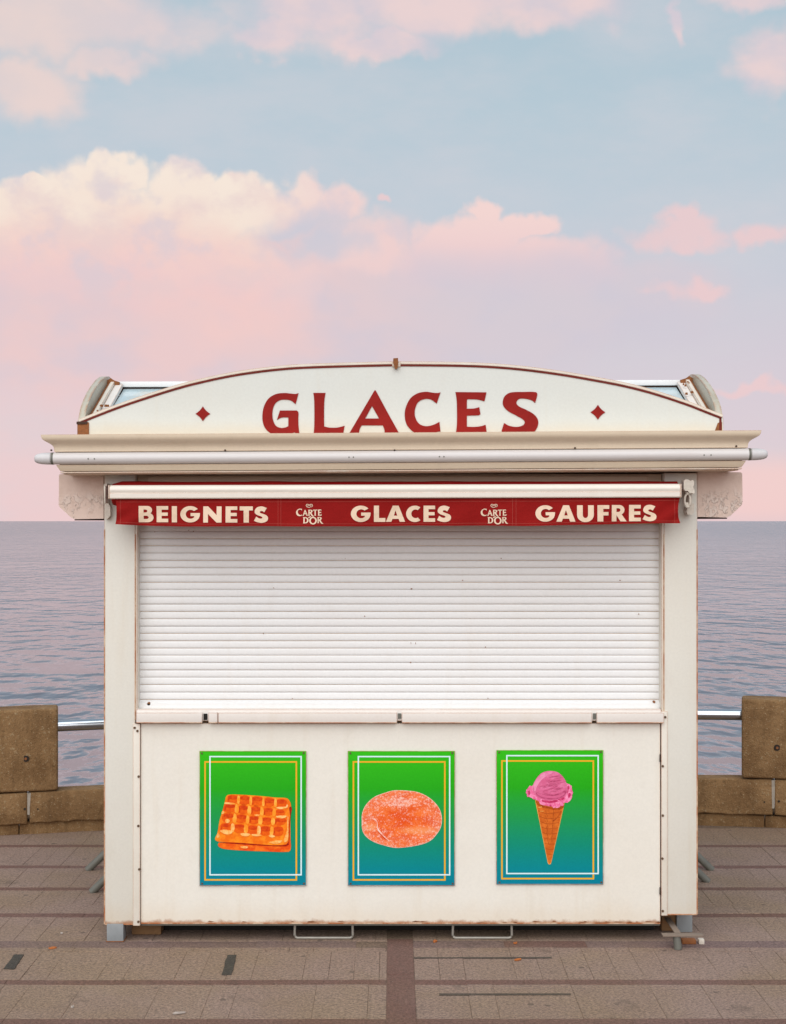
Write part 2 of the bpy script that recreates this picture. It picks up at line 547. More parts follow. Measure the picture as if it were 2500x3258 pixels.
def poster(z0, z1):
    def fn(N):
        P = N.pos()
        x, y, z = N.sep(P)
        f = N.noise(P, 130, 3, 0.6)
        t = (z - z0) / (z1 - z0)
        c = N.ramp(t, [(0, lin(0, 132, 160)), (0.12, lin(0, 138, 148)), (0.30, lin(10, 142, 116)), (0.5, lin(24, 150, 76)), (0.72, lin(30, 164, 14)), (1.0, lin(44, 180, 2))])
        c = N.mul(c, N.comb(*[0.88 + f * 0.24] * 3))
        return {'Base Color': c, 'Roughness': 0.5, 'Specular IOR Level': 0.15}
    return fn


M['white_line'] = mat('pale_printed_line', flat(lin(214, 240, 244), 0.4, 0.04))
M['yellow_line'] = mat('ochre_printed_line', flat(lin(232, 172, 12), 0.4, 0.06))


def pr(name, a, b, scale=60, lo=0.4, hi=0.65, rough=0.4, stretch=(1, 1, 1)):
    M[name] = mat('print_' + name, lambda N: {'Base Color': N.mix(N.sstep(N.noise(N.scl(N.pos(), stretch), scale, 5, 0.65), lo, hi), lin(*a), lin(*b)), 'Roughness': 0.6, 'Specular IOR Level': 0.15})


pr('waffle', (238, 112, 14), (252, 148, 30), 24)
pr('waffle_low', (228, 74, 8), (246, 120, 24), 24)
pr('waffle_cell', (226, 84, 6), (240, 104, 10), 40)
pr('waffle_deep', (204, 58, 4), (228, 84, 8), 60)
pr('waffle_rib', (248, 150, 36), (250, 182, 74), 30, 0.42, 0.62)
pr('waffle_glint', (250, 200, 124), (248, 158, 60), 70)
pr('waffle_line', (150, 24, 2), (178, 40, 4), 60)
pr('cone', (198, 94, 26), (218, 114, 38), 36)
pr('cone_line', (160, 66, 14), (186, 86, 24), 60)
pr('cone_edge', (236, 178, 92), (226, 150, 70), 60)
pr('scoop', (212, 98, 140), (230, 126, 168), 18)
pr('scoop_dark', (180, 66, 108), (204, 92, 134), 60)
pr('scoop_light', (236, 150, 186), (226, 126, 168), 40)
pr('ruffle', (230, 100, 150), (246, 150, 190), 90, 0.42, 0.6)
pr('ruffle_dark', (186, 44, 92), (214, 72, 122), 90)


def dough(N):
    P = N.pos()
    x, y, z = N.sep(P)
    px = x * (FPX / DIST) + 1250             # print position on the poster, in its own units
    pz = 1657 - (z - EYE) * (FPX / DIST)
    f = N.noise(P, 150, 4, 0.8)
    b = N.noise(N.scl(P, (1, 1, 1.8)), 14, 4, 0.6)
    s_ = N.noise(N.scl(P, (1, 1, 2.0)), 45, 5, 0.7)

    def bl(cx, cz, rx, rz):
        u, v = (px - (1120 + cx / 5.25)) * (5.25 / rx), (pz - (2480 + cz / 5.25)) * (5.25 / rz)
        return N.sstep(1 - N.math('SQRT', u * u + v * v) + (s_ - 0.5) * 0.9, 0.0, 0.7)
    rim = 1 - bl(830, 660, 760, 560)
    sug = (bl(830, 370, 420, 120) * 0.9).max(rim * 0.40).max(bl(560, 360, 330, 150) * 0.35)
    band = bl(1150, 850, 480, 90).max(bl(300, 790, 170, 90))
    dark = bl(800, 640, 420, 150).max(bl(500, 960, 110, 120)).max(bl(330, 900, 110, 70))
    c = N.mix(N.sstep(b, 0.35, 0.65), lin(228, 86, 22), lin(242, 116, 46))
    c = N.mix(dark * 0.45, c, lin(222, 70, 8))
    c = N.mix(band * 0.7, c, lin(242, 152, 92))
    c = N.mix(N.sstep(f + (s_ - 0.5) * 0.4 + sug * 0.16, 0.52, 0.70) * 0.85, c, lin(248, 206, 192))
    c = N.mix(sug * 0.25, c, lin(240, 170, 150))
    return {'Base Color': c, 'Roughness': 0.6, 'Specular IOR Level': 0.15}


M['dough'] = mat('print_dough', dough)
pr('dough_sugar', (238, 150, 124), (250, 214, 202), 190, 0.38, 0.6)
pr('dough_crease', (196, 56, 12), (222, 92, 40), 90)
pr('dough_pale', (240, 140, 72), (246, 172, 120), 120)
M['litter_o'] = mat('dry_leaf_orange', flat((0.42, 0.13, 0.03), 0.8, 0.3, 90))
M['litter_w'] = mat('pale_paper', flat((0.42, 0.37, 0.33), 0.8, 0.15, 90))

# ------------------------------------------------------------------ mesh helpers
TILT = 0.0061                                # the old roof leans a little: its right end sits higher


def at(px, py, Y):
    s = FPX / (DIST + Y)
    return Vector(((px - 1250) / s, Y, EYE - (py - 1657) / s))


def gx(px, Y):
    return (px - 1250) * (DIST + Y) / FPX


class B:
    """collects geometry for ONE mesh object"""

    def __init__(s):
        s.v, s.f, s.mi = [], [], []

    def add(s, vs, fs, mi=0):
        o = len(s.v)
        s.v += [Vector(p) for p in vs]
        s.f += [tuple(i + o for i in f) for f in fs]
        s.mi += [mi] * len(fs)
        return s

    def box(s, x0, x1, y0, y1, z0, z1, bev=0.0, mi=0):
        bm = bmesh.new()
        bmesh.ops.create_cube(bm, size=1)
        for v in bm.verts:
            v.co = Vector(((x0 + x1) / 2 + v.co.x * (x1 - x0), (y0 + y1) / 2 + v.co.y * (y1 - y0), (z0 + z1) / 2 + v.co.z * (z1 - z0)))
        if bev:
            bmesh.ops.bevel(bm, geom=bm.edges[:], offset=min(bev, 0.45 * min(x1 - x0, y1 - y0, z1 - z0)), segments=2, profile=0.6, affect='EDGES')
        bm.verts.index_update()
        s.add([v.co.copy() for v in bm.verts], [tuple(v.index for v in f.verts) for f in bm.faces], mi)
        bm.free()
        return s

    def prism(s, pts, y0, y1, mi=0, cap_back=True):
        """pts: outline in (x, z), counter-clockwise seen from the front; y0 the front"""
        n = len(pts)
        vs = [(p[0], y0, p[1]) for p in pts] + [(p[0], y1, p[1]) for p in pts]
        tri = tessellate_polygon([[Vector((p[0], p[1], 0)) for p in pts]])
        fs = []
        for t in tri:
            a, b, c = t
            pa, pb, pc = pts[a], pts[b], pts[c]
            cr = (pb[0] - pa[0]) * (pc[1] - pa[1]) - (pb[1] - pa[1]) * (pc[0] - pa[0])
            if cr < 0:
                a, b, c = c, b, a
            fs.append((a, b, c))
            if cap_back:
                fs.append((a + n, c + n, b + n))
        area = sum(pts[i][0] * pts[(i + 1) % n][1] - pts[(i + 1) % n][0] * pts[i][1] for i in range(n))
        for i in range(n):
            j = (i + 1) % n
            fs.append((i, i + n, j + n, j) if area < 0 else (j, j + n, i + n, i))
        return s.add(vs, fs, mi)

    def sheet(s, loops, y, mi=0):
        """flat filled outline (with holes) facing the viewer at depth y"""
        flat_ = [p for l in loops for p in l]
        tri = tessellate_polygon([[Vector((p[0], p[1], 0)) for p in l] for l in loops])
        fs = []
        for a, b, c in tri:
            pa, pb, pc = flat_[a], flat_[b], flat_[c]
            cr = (pb[0] - pa[0]) * (pc[1] - pa[1]) - (pb[1] - pa[1]) * (pc[0] - pa[0])
            fs.append((a, b, c) if cr > 0 else (c, b, a))
        return s.add([(p[0], y, p[1]) for p in flat_], fs, mi)

    def slab_glyph(s, loops, y0, t, mi=0):
        """filled outline with holes and a small thickness t behind y0"""
        s.sheet(loops, y0, mi)
        for l in loops:
            n = len(l)
            s.add([(p[0], y0, p[1]) for p in l] + [(p[0], y0 + t, p[1]) for p in l], [(i, i + n, (i + 1) % n + n, (i + 1) % n) for i in range(n)], mi)
        return s

    def tube(s, pts, r, seg=12, mi=0, cap=True):
        pts = [Vector(p) for p in pts]
        rs = r if isinstance(r, (list, tuple)) else [r] * len(pts)
        rings = []
        up = Vector((0, 0, 1))
        for i, p in enumerate(pts):
            d = (pts[min(i + 1, len(pts) - 1)] - pts[max(i - 1, 0)]).normalized()
            a = up if abs(d.dot(up)) < 0.9 else Vector((0, 1, 0))
            u = d.cross(a).normalized()
            w = d.cross(u).normalized()
            rings.append([p + (u * math.cos(k * 2 * math.pi / seg) + w * math.sin(k * 2 * math.pi / seg)) * rs[i] for k in range(seg)])
        vs = [q for rg in rings for q in rg]
        fs = []
        for i in range(len(pts) - 1):
            for k in range(seg):
                fs.append((i * seg + k, i * seg + (k + 1) % seg, (i + 1) * seg + (k + 1) % seg, (i + 1) * seg + k))
        if cap:
            fs.append(tuple(range(seg))[::-1])
            fs.append(tuple((len(pts) - 1) * seg + k for k in range(seg)))
        return s.add(vs, fs, mi)

    def extrude_x(s, prof, x0, x1, n=1, mi=0, closed=False, fn=None):
        """profile in (y, z) drawn along x"""
        m = len(prof)
        vs = []
        for i in range(n + 1):
            x = x0 + (x1 - x0) * i / n
            for (y, z) in prof:
                p = (x, y, z)
                vs.append(fn(p) if fn else p)
        fs = []
        for i in range(n):
            for k in range(m if closed else m - 1):
                a, b = i * m + k, i * m + (k + 1) % m
                fs.append((a, b, b + m, a + m))
        if closed:
            fs.append(tuple(range(m))[::-1])
            fs.append(tuple(n * m + k for k in range(m)))
        return s.add(vs, fs, mi)

    def tilt(s, x0=0.0345, k=TILT):
        for p in s.v:
            p.z += k * (p.x - x0)
        return s


WLOC = {}


def link(o, parent, w):
    COL.objects.link(o)
    if parent is not None:
        o.parent = parent
        w = Vector(w)
        o.location = w - WLOC[parent.name]
    else:
        o.location = w
    WLOC[o.name] = Vector(w)


def obj(name, b, mats, parent=None, origin=None, smooth=True, angle=35, label=None, fix=False):
    if not isinstance(mats, (list, tuple)):
        mats = [mats]
    mn = [min(p[i] for p in b.v) for i in range(3)]
    mx = [max(p[i] for p in b.v) for i in range(3)]
    w = Vector(origin) if origin is not None else Vector(((mn[0] + mx[0]) / 2, (mn[1] + mx[1]) / 2, mn[2]))
    me = bpy.data.meshes.new(name)
    me.from_pydata([p - w for p in b.v], [], b.f)
    for m in mats:
        me.materials.append(m)
    me.polygons.foreach_set('material_index', b.mi)
    if fix:
        bm = bmesh.new()
        bm.from_mesh(me)
        bmesh.ops.recalc_face_normals(bm, faces=bm.faces[:])
        bm.to_mesh(me)
        bm.free()
    if smooth:
        me.shade_smooth()
        me.set_sharp_from_angle(angle=R(angle))
    me.update()
    o = bpy.data.objects.new(name, me)
    link(o, parent, w)
    if label:
        o['label'] = label
    return o


def empty(name, loc, label=None, cat=None, group=None, parent=None):
    o = bpy.data.objects.new(name, None)
    o.empty_display_size = 0.2
    link(o, parent, loc)
    tag(o, label, cat, group)
    return o


def tag(o, label=None, cat=None, group=None, kind=None):
    for k, v in (('label', label), ('category', cat), ('group', group), ('kind', kind)):
        if v:
            o[k] = v
    return o


def curve_pts(pts, n=6):
    """outline through points; (x, y) is a smooth point, (x, y, 1) a corner"""
    out = []
    N_ = len(pts)
    for i in range(N_):
        p0, p1, p2, p3 = pts[(i - 1) % N_], pts[i], pts[(i + 1) % N_], pts[(i + 2) % N_]
        c1, c2 = len(p1) > 2, len(p2) > 2
        a, b = Vector(p1[:2]), Vector(p2[:2])
        if c1 and c2:
            out.append(tuple(a))
            continue
        L = (b - a).length
        t1 = (b - Vector(p0[:2]))
        t2 = (Vector(p3[:2]) - a)
        m1 = (b - a) if c1 else t1.normalized() * L
        m2 = (b - a) if c2 else t2.normalized() * L
        for k in range(n):
            t = k / n
            h = a * (2 * t ** 3 - 3 * t * t + 1) + m1 * (t ** 3 - 2 * t * t + t) + b * (-2 * t ** 3 + 3 * t * t) + m2 * (t ** 3 - t * t)
            out.append(tuple(h))
    return out


def crop_loops(loops, ox, oy, sc, Y, n=6):
    """outlines measured on an enlarged piece of the photo -> metres on the plane y = Y"""
    res = []
    for l in loops:
        q = curve_pts(l, n)
        w = [at(ox + x / sc, oy + y / sc, Y) for x, y in q]
        res.append([(p.x, p.z) for p in w])
    return res


def stroke(pts, w, n=8):
    """ribbon outline along an open polyline of (x, y); w one width or one per point"""
    P = []
    m = len(pts)
    ws = w if isinstance(w, (list, tuple)) else [w] * m
    for i in range(m - 1):
        p0, p1, p2, p3 = pts[max(i - 1, 0)], pts[i], pts[i + 1], pts[min(i + 2, m - 1)]
        for k in range(n):
            t = k / n
            f = lambda a, b, c, d: 0.5 * (2 * b + (c - a) * t + (2 * a - 5 * b + 4 * c - d) * t * t + (3 * b - a - 3 * c + d) * t ** 3)
            P.append((f(p0[0], p1[0], p2[0], p3[0]), f(p0[1], p1[1], p2[1], p3[1]), ws[i] + (ws[i + 1] - ws[i]) * t))
    P.append((pts[-1][0], pts[-1][1], ws[-1]))
    L, Rr = [], []
    for i, (x, y, ww) in enumerate(P):
        a, c = P[max(i - 1, 0)], P[min(i + 1, len(P) - 1)]
        d = Vector((c[0] - a[0], c[1] - a[1]))
        d = d.normalized() if d.length else Vector((1, 0))
        L.append((x - d.y * ww / 2, y + d.x * ww / 2))
        Rr.append((x + d.y * ww / 2, y - d.x * ww / 2))
    return L + Rr[::-1]


def arc(cx, cy, rx, ry, a0, a1, n=20):
    return [(cx + rx * math.cos(R(a0 + (a1 - a0) * i / n)), cy + ry * math.sin(R(a0 + (a1 - a0) * i / n))) for i in range(n + 1)]


# fat sans capitals in a unit box (height 1, own width)
def gl_E(w=.72): return [[(0, 0), (w, 0), (w, .22), (.31, .22), (.31, .40), (w - .03, .40), (w - .03, .60), (.31, .60), (.31, .78), (w, .78), (w, 1), (0, 1)]], w
def gl_F(w=.62): return [[(0, 0), (.31, 0), (.31, .37), (w - .04, .37), (w - .04, .58), (.31, .58), (.31, .77), (w, .77), (w, 1), (0, 1)]], w
def gl_I(): return [[(0, 0), (.32, 0), (.32, 1), (0, 1)]], .32
def gl_L(): return [[(0, 0), (.72, 0), (.72, .24), (.32, .24), (.32, 1), (0, 1)]], .72
def gl_T(): return [[(.24, 0), (.56, 0), (.56, .75), (.80, .75), (.80, 1), (0, 1), (0, .75), (.24, .75)]], .80
def gl_N(): return [[(0, 0), (.30, 0), (.30, .53), (.84, 0), (1.15, 0), (1.15, 1), (.84, 1), (.84, .46), (.31, 1), (0, 1)]], 1.15
def gl_A(): return [[(0, 0), (.33, 0), (.40, .18), (.78, .18), (.85, 0), (1.18, 0), (.78, 1), (.42, 1)], [(.485, .38), (.59, .70), (.70, .38)]], 1.18
def gl_U():
    return [[(0, 1), (0, .42)] + arc(.47, .42, .47, .45, 180, 360, 18)[1:] + [(.94, 1), (.62, 1), (.62, .42)] + arc(.47, .42, .15, .20, 0, -180, 12)[1:] + [(.32, 1)]], .94
def gl_C():
    return [arc(.56, .5, .56, .53, 52, 308, 26) + arc(.60, .5, .27, .28, 302, 58, 18)], .92
def gl_G():
    return [arc(.60, .5, .60, .53, 40, 330, 28) + [(1.18, .40), (1.19, .58), (.62, .58), (.62, .38), (.84, .38)] + arc(.62, .5, .29, .29, 318, 46, 18)], 1.2
def gl_S():
    q = [(1425, 152, 1), (1402, 192, 1), (1384, 181), (1366, 184), (1366, 196), (1390, 206), (1424, 222), (1436, 246), (1424, 274), (1385, 288), (1345, 283), (1312, 270, 1), (1332, 231, 1), (1352, 245), (1374, 250), (1387, 241), (1376, 230),
         (1345, 218), (1321, 200), (1320, 174), (1340, 147), (1380, 138)]
    p = curve_pts(q, 5)
    return [[((x - 1312) / 124 * .84, (287 - y) / 149) for x, y in p]], .84
def gl_B():
    o = [(0, 0), (.52, 0)] + arc(.56, .29, .34, .29, -85, 62, 12) + arc(.52, .75, .30, .25, -42, 88, 12) + [(0, 1)]
    h1 = [(.30, .20)] + arc(.46, .30, .14, .10, -90, 90, 8) + [(.30, .40)]
    h2 = [(.30, .60)] + arc(.42, .69, .11, .09, -90, 90, 8) + [(.30, .78)]
    return [o, h1, h2], .90
def gl_R():
    o = [(0, 0), (.31, 0), (.31, .38), (.58, 0), (.98, 0), (.66, .42)] + arc(.50, .70, .34, .30, -55, 90, 14) + [(0, 1)]
    h = [(.31, .57)] + arc(.44, .69, .13, .11, -90, 90, 8) + [(.31, .80)]
    return [o, h], .98


GL = dict(E=gl_E, F=gl_F, I=gl_I, L=gl_L, T=gl_T, N=gl_N, A=gl_A, U=gl_U, C=gl_C, G=gl_G, S=gl_S, B=gl_B, R=gl_R)

# ------------------------------------------------------------------ ground: promenade
KX = 0.0345                                  # middle of the kiosk


def wall_y(x):
    return 2.55 - 0.05 * (x - 0.5) ** 2


g = B()
far = [(x, wall_y(x) + 0.75) for x in [(-7.5 + i * 0.5) for i in range(33)]]
ring = [(-7.5, -40), (9 - .5, -40)] + far[::-1]
n = len(ring)
tri = tessellate_polygon([[Vector((p[0], p[1], 0)) for p in ring]])
gz = -0.0018
fs = []
for a, b_, c in tri:
    pa, pb, pc = ring[a], ring[b_], ring[c]
    cr = (pb[0] - pa[0]) * (pc[1] - pa[1]) - (pb[1] - pa[1]) * (pc[0] - pa[0])
    fs.append((a, b_, c) if cr > 0 else (c, b_, a))
g.add([(p[0], p[1], gz) for p in ring], fs)
g.add([(p[0], p[1], gz) for p in ring] + [(p[0], p[1], -5) for p in ring], [(i, i + n, (i + 1) % n + n, (i + 1) % n) for i in range(n)])
for sx in (-1, 1):
    x0, x1 = (-80, -7.5) if sx < 0 else (8.5, 80)
    g.add([(x0, -40, gz), (x1, -40, gz), (x1, far[0][1] if sx < 0 else far[-1][1], gz), (x0, -12, gz)], [(0, 1, 2, 3)])
ground = obj('promenade_ground', g, M['joint'], None, (0, 0, gz), smooth=False)
tag(ground, 'worn promenade pavement of small pavers and dusky red brick bands', None, None, 'structure')

# rows of pavers (y of each band's middle, its half width)
BANDS = [(-1.07, 0.060), (-0.575, 0.030), (-0.045, 0.050), (0.43, 0.032), (0.93, 0.030), (1.40, 0.030), (1.91, 0.030)]


def tile_mesh(w, d, seed, wob=0.0007):
    rr = random.Random(seed)
    q = lambda: rr.uniform(-wob, wob)
    e_ = .0006
    top = [(-w / 2 + e_ + q(), -d / 2 + e_ + q()), (w / 2 - e_ + q(), -d / 2 + e_ + q()), (w / 2 - e_ + q(), d / 2 - e_ + q()), (-w / 2 + e_ + q(), d / 2 - e_ + q())]
    bot = [(-w / 2, -d / 2), (w / 2, -d / 2), (w / 2, d / 2), (-w / 2, d / 2)]
    zt = [0.0 + rr.uniform(-.0012, .0012) for _ in range(4)]
    vs = [(p[0], p[1], z) for p, z in zip(top, zt)] + [(p[0], p[1], -.0015) for p in bot] + [(p[0], p[1], -.025) for p in bot]
    fs = [(0, 1, 2, 3)]
    for i in range(4):
        j = (i + 1) % 4
        fs += [(4 + i, 4 + j, j, i), (8 + i, 8 + j, 4 + j, 4 + i)]
    return vs, fs


MESHES = {}


def tile(name, x, y, w, d, m, rest, visible):
    seed = random.randrange(4)
    vs, fs = tile_mesh(w - .0011, d - .0016, seed * 31 + int(w * 1000))
    dz_ = random.uniform(-.0008, .0008)
    if not visible:
        rest.setdefault(m, B()).add([(p[0] + x, p[1] + y, p[2] + dz_) for p in vs], fs)
        return
    key = (round(w, 3), round(d, 3), seed, m)
    if key not in MESHES:
        me = bpy.data.meshes.new(name)
        me.from_pydata(vs, [], fs)
        me.materials.append(M[m])
        MESHES[key] = me
    o = bpy.data.objects.new(name, MESHES[key])
    link(o, ground, (x, y, dz_))


rest = {}
TW = 0.104
counts = {}


def seen(x, y, w, d):
    yy = y
    hw = 1275 * (DIST + yy) / FPX
    if not (-hw - w / 2 < x < hw + w / 2) or y + d / 2 < -1.16 or y - d / 2 > wall_y(x):
        return False
    if y > 0.25:
        k = (DIST + yy) / DIST
        if abs(x - KX * k) < 1.311 * k - 0.02:
            return False
    return True


CX0, CX1 = -0.026, 0.088                       # the red column running towards the sea
ys = []
for i in range(-3, 7):
    if i < 0:
        yb = BANDS[0][0] + i * 0.5
        ys.append((yb, 0.04))
    else:
        ys.append(BANDS[i])
ys.append((2.42, 0.03))
for bi, (yb, hw) in enumerate(ys):
    if bi == len(ys) - 1:
        break
    # the band: bricks laid end to end
    x = -4.3 + random.uniform(0, .3)
    while x < 4.3:
        L = random.choice((0.40, 0.44, 0.36))
        xm = x + L / 2
        if yb < 0.1 and CX0 - L / 2 < xm < CX1 + L / 2:
            if xm < CX0 + .02:
                Lc = CX0 - x
            else:
                x = CX1
                continue
            if Lc > .03:
                tile('band_brick', x + Lc / 2, yb, Lc, 2 * hw, 'brick', rest, seen(x + Lc / 2, yb, Lc, 2 * hw))
            x = CX1
            continue
        mm = 'palebrick' if bi == 5 and random.random() < .7 else 'brick'
        tile('band_brick', xm, yb, L, 2 * hw, mm, rest, seen(xm, yb, L, 2 * hw))
        x += L
    # the pavers between this band and the next
    y0 = yb + hw
    y1 = ys[bi + 1][0] - ys[bi + 1][1]
    if y1 > 2.45:
        y1 = 2.45
    parts = [(y0, y1)]
    wide = TW
    if bi == 4:
        parts = [(y0, -0.150), (-0.150, y1)]
    elif bi in (5, 6, 7):
        ym = y0 + (y1 - y0) * (0.36 if bi == 6 else 0.60)
        parts = [(y0, ym), (ym, y1)] if bi == 6 else [(y0, y1)]
    for pi, (a, b_) in enumerate(parts):
        x = -4.3 + random.uniform(0, TW)
        while x < 4.3:
            w = wide * random.choice((1, 1, 2, 2, 3, 3) if bi == 3 else (1, 1, 1, 2) if bi == 4 else (0.95, 1, 1, 1.04, 1.5, 2))
            if yb < 0.1 and x < CX1 and x + w > CX0:
                if CX0 - x > 0.03 and x < CX0:
                    w = CX0 - x
                else:
                    x = CX1
                    continue
            ym, d = (a + b_) / 2, b_ - a
            tile('paver', x + w / 2, ym, w, d, 'paver', rest, seen(x + w / 2, ym, w, d))
            x += w
# centre column bricks
y = -2.4
while y < 0.0:
    L = random.choice((0.21, 0.26, 0.30))
    tile('column_brick', (CX0 + CX1) / 2, y + L / 2, CX1 - CX0, L, 'brick', rest, seen(.03, y + L / 2, .1, L) and y < 0)
    y += L
for m, b in rest.items():
    o = obj({'paver': 'outer_pavers', 'brick': 'outer_bricks', 'palebrick': 'outer_pale_bricks'}[m], b, M[m], ground, (0, 0, 0), smooth=False)
    o['kind'] = 'stuff'

# dark worn inlays and long dark grooves set into the pavement


def inlay(name, pts, z, m, label=None):
    q = []
    for px, py in pts:
        t = EYE - z
        d = t * FPX / (py - 1657)
        q.append(((px - 1250) * d / FPX, d - DIST))
    b = B()
    n_ = len(q)
    b.add([(x_, y_, z) for x_, y_ in q] + [(x_, y_, z - .012) for x_, y_ in q], [tuple(range(n_))] + [(i, i + n_, (i + 1) % n_ + n_, (i + 1) % n_) for i in range(n_)])
    bmn = sum(q[i][0] * q[(i + 1) % n_][1] - q[(i + 1) % n_][0] * q[i][1] for i in range(n_))
    if bmn < 0:
        b.f[0] = tuple(reversed(b.f[0]))
    return obj(name, b, M[m], ground, smooth=False, label=label)


def ragged(pts, amp, rr):
    out = []
    for i in range(len(pts)):
        a, c = pts[i], pts[(i + 1) % len(pts)]
        k = 7
        for j in range(k):
            t = j / k
            out.append((a[0] + (c[0] - a[0]) * t + rr.uniform(-amp, amp), a[1] + (c[1] - a[1]) * t + rr.uniform(-amp * .3, amp * .3)))
    return out


rr = random.Random(3)
inlay('dark_inlay', ragged([(44, 3036), (75, 3036), (45, 3081), (11, 3081)], 2, rr), 0.004, 'darkpaver', 'dark grey rectangular patch at the left edge of the pavement')
inlay('dark_inlay', ragged([(722, 3037), (752, 3037), (736, 3100), (705, 3100)], 2, rr), 0.004, 'darkpaver', 'dark grey rectangular patch below the waffle poster')
inlay('dark_groove', ragged([(1317, 3045), (1755, 3044), (1755, 3048), (1317, 3049)], 1, rr), 0.0025, 'groove')
inlay('dark_groove', ragged([(1398, 3160), (1815, 3160), (1815, 3165), (1398, 3165)], 1, rr), 0.0025, 'groove')

# ------------------------------------------------------------------ the sea
w = B()
SEA = -4.2
xs = [-30000, -4000, -600, -120, 0, 120, 600, 4000, 30000]
ysea = [-30, 2, 20, 60, 150, 500, 2000, 8000, 40000]
w.add([(x, y, SEA) for y in ysea for x in xs], [(j * 9 + i, j * 9 + i + 1, (j + 1) * 9 + i + 1, (j + 1) * 9 + i) for j in range(8) for i in range(8)])
tag(obj('sea_water', w, M['water'], None, (0, 0, SEA), smooth=False), 'rippled grey violet sea reflecting pink clouds behind the parapet', None, None, 'structure')

# ------------------------------------------------------------------ parapet of concrete blocks
wall = empty('parapet_wall', (0, wall_y(0), 0), 'low brown concrete parapet with raised square blocks behind the kiosk', 'wall')


def block(name, x0, x1, d0, d1, z0, z1, bev, amp, seed, m='concrete', low_rag=0.0, zk=0.0):
    bm = bmesh.new()
    bmesh.ops.create_cube(bm, size=1)
    for v in bm.verts:
        v.co = Vector(((x0 + x1) / 2 + v.co.x * (x1 - x0), (d0 + d1) / 2 + v.co.y * (d1 - d0), (z0 + z1) / 2 + v.co.z * (z1 - z0)))
    bmesh.ops.bevel(bm, geom=bm.edges[:], offset=bev, segments=3, profile=0.5, affect='EDGES')
    lw = [e for e in bm.edges if abs(e.verts[0].co.x - e.verts[1].co.x) > 0.3 * (x1 - x0)]
    bmesh.ops.subdivide_edges(bm, edges=lw, cuts=max(3, int((x1 - x0) / .05)), use_grid_fill=True)
    bm.verts.index_update()
    b = B()
    for v in bm.verts:
        c = v.co
        k = mnoise.noise(Vector((c.x * 9 + seed, c.y * 9, c.z * 9)))
        k2 = mnoise.noise(Vector((c.x * 26 + seed, c.y * 5, 3.3)))
        z = c.z + k * amp + (k2 * low_rag if c.z < z0 + bev * 1.2 else 0)
        b.v.append(Vector((c.x * (1 + 0.115 * c.y), wall_y(c.x) + c.y + k * amp, z * (1 + zk * c.x))))
    b.f = [tuple(v.index for v in f.verts) for f in bm.faces]
    b.mi = [0] * len(b.f)
    bm.free()
    return obj(name, b, M[m], wall, angle=50)


MX0, MX1 = -1.990, 2.114                       # inner ends of the raised blocks in view
joints = [-6.2, -5.2, -4.15, -3.15, -2.155, -1.05, -0.02, 1.10, 2.30, 3.30, 4.35, 5.4, 6.6]
for i in range(len(joints) - 1):
    block('stone_block', joints[i] + .006, joints[i + 1] - .006, 0.0, 0.15, 0.072, 0.272, .010, .003, i * 7.1, low_rag=.012, zk=.035)
    block('plinth_stone', joints[i] - .05, joints[i + 1] - .054, 0.03, 0.30, -0.02, 0.071, .008, .003, i * 3.3 + 50)
for x0, x1, sd_, za, zb_ in ((MX0 - .98, MX0, 1, .258, .745), (MX1, MX1 + .98, 2, .300, .778), (MX0 - 3.1, MX0 - 2.2, 3, .225, .73), (MX1 + 2.2, MX1 + 3.1, 4, .325, .79)):
    block('raised_block', x0, x1, -0.012, 0.19, za, zb_, .016, .002, sd_ * 11)
for i, xj in enumerate(joints[1:-1]):
    b = B()
    yj = wall_y(xj)
    zt_ = .272 * (1 + .035 * xj) - .003
    b.prism([(xj - .011, zt_), (xj + .013, zt_), (xj + .006, .16), (xj + .006, .12), (xj - .008, .12), (xj - .010, .2)][::-1], yj + 0.004, yj + .14)
    obj('mortar_joint', b, M['mortar_white'], wall)
for xh, zh, rh, d in ((at(75, 2362, 2.13).x, .455, .019, -.012), (at(2468, 2330, 2.4).x, .49, .019, -.012)):
    yj = wall_y(xh) + d
    b = B()
    b.tube([(xh, yj - .004, zh), (xh, yj + .01, zh)], rh, 16)
    h = obj('tie_hole', b, M['hole'], wall)
    b = B()
    b.tube([(xh, yj - .007, zh), (xh, yj + .01, zh)], rh * .42, 10)
    obj('rust_plug', b, M['rust'], h)
for px, py, Y in ((70, 2580, 2.13), (112, 2580, 2.15), (2475, 2547, 2.4), (2430, 2550, 2.41)):
    p = at(px, py, Y)
    yj = wall_y(p.x)
    b = B()
    b.tube([(p.x, yj - .003, p.z), (p.x, yj + .01, p.z)], .007 if px in (70, 2475) else .005, 10)
    obj('drill_hole', b, M['hole'], wall)

for i, (x0, x1, lab) in enumerate(((MX0, MX1, 'shiny steel handrail between the raised parapet blocks, passing behind the kiosk'),)):
    b = B()
    pts = [(x0 - .05 + (x1 - x0 + .1) * k / 24, 0, 0) for k in range(25)]
    b.tube([(p[0], wall_y(p[0]) + .10, .648 + .0104 * p[0]) for p in pts], .034, 24)
    tag(obj('handrail', b, M['chrome']), lab, 'handrail')

# ------------------------------------------------------------------ the kiosk
K = empty('kiosk', (KX, 0.7, 0), 'closed white ice cream kiosk with arched sign and rolled awning on the promenade', 'kiosk')
XL, XR = KX - 1.311, KX + 1.311                # outer faces
PLX = (XL, gx(430, 0))                         # left pillar
PRX = (gx(2112, 0), XR)
ZB_L, ZB_R = at(0, 2941, 0).z, at(0, 2910, 0).z
DEP = 1.40
ZT = 2.070

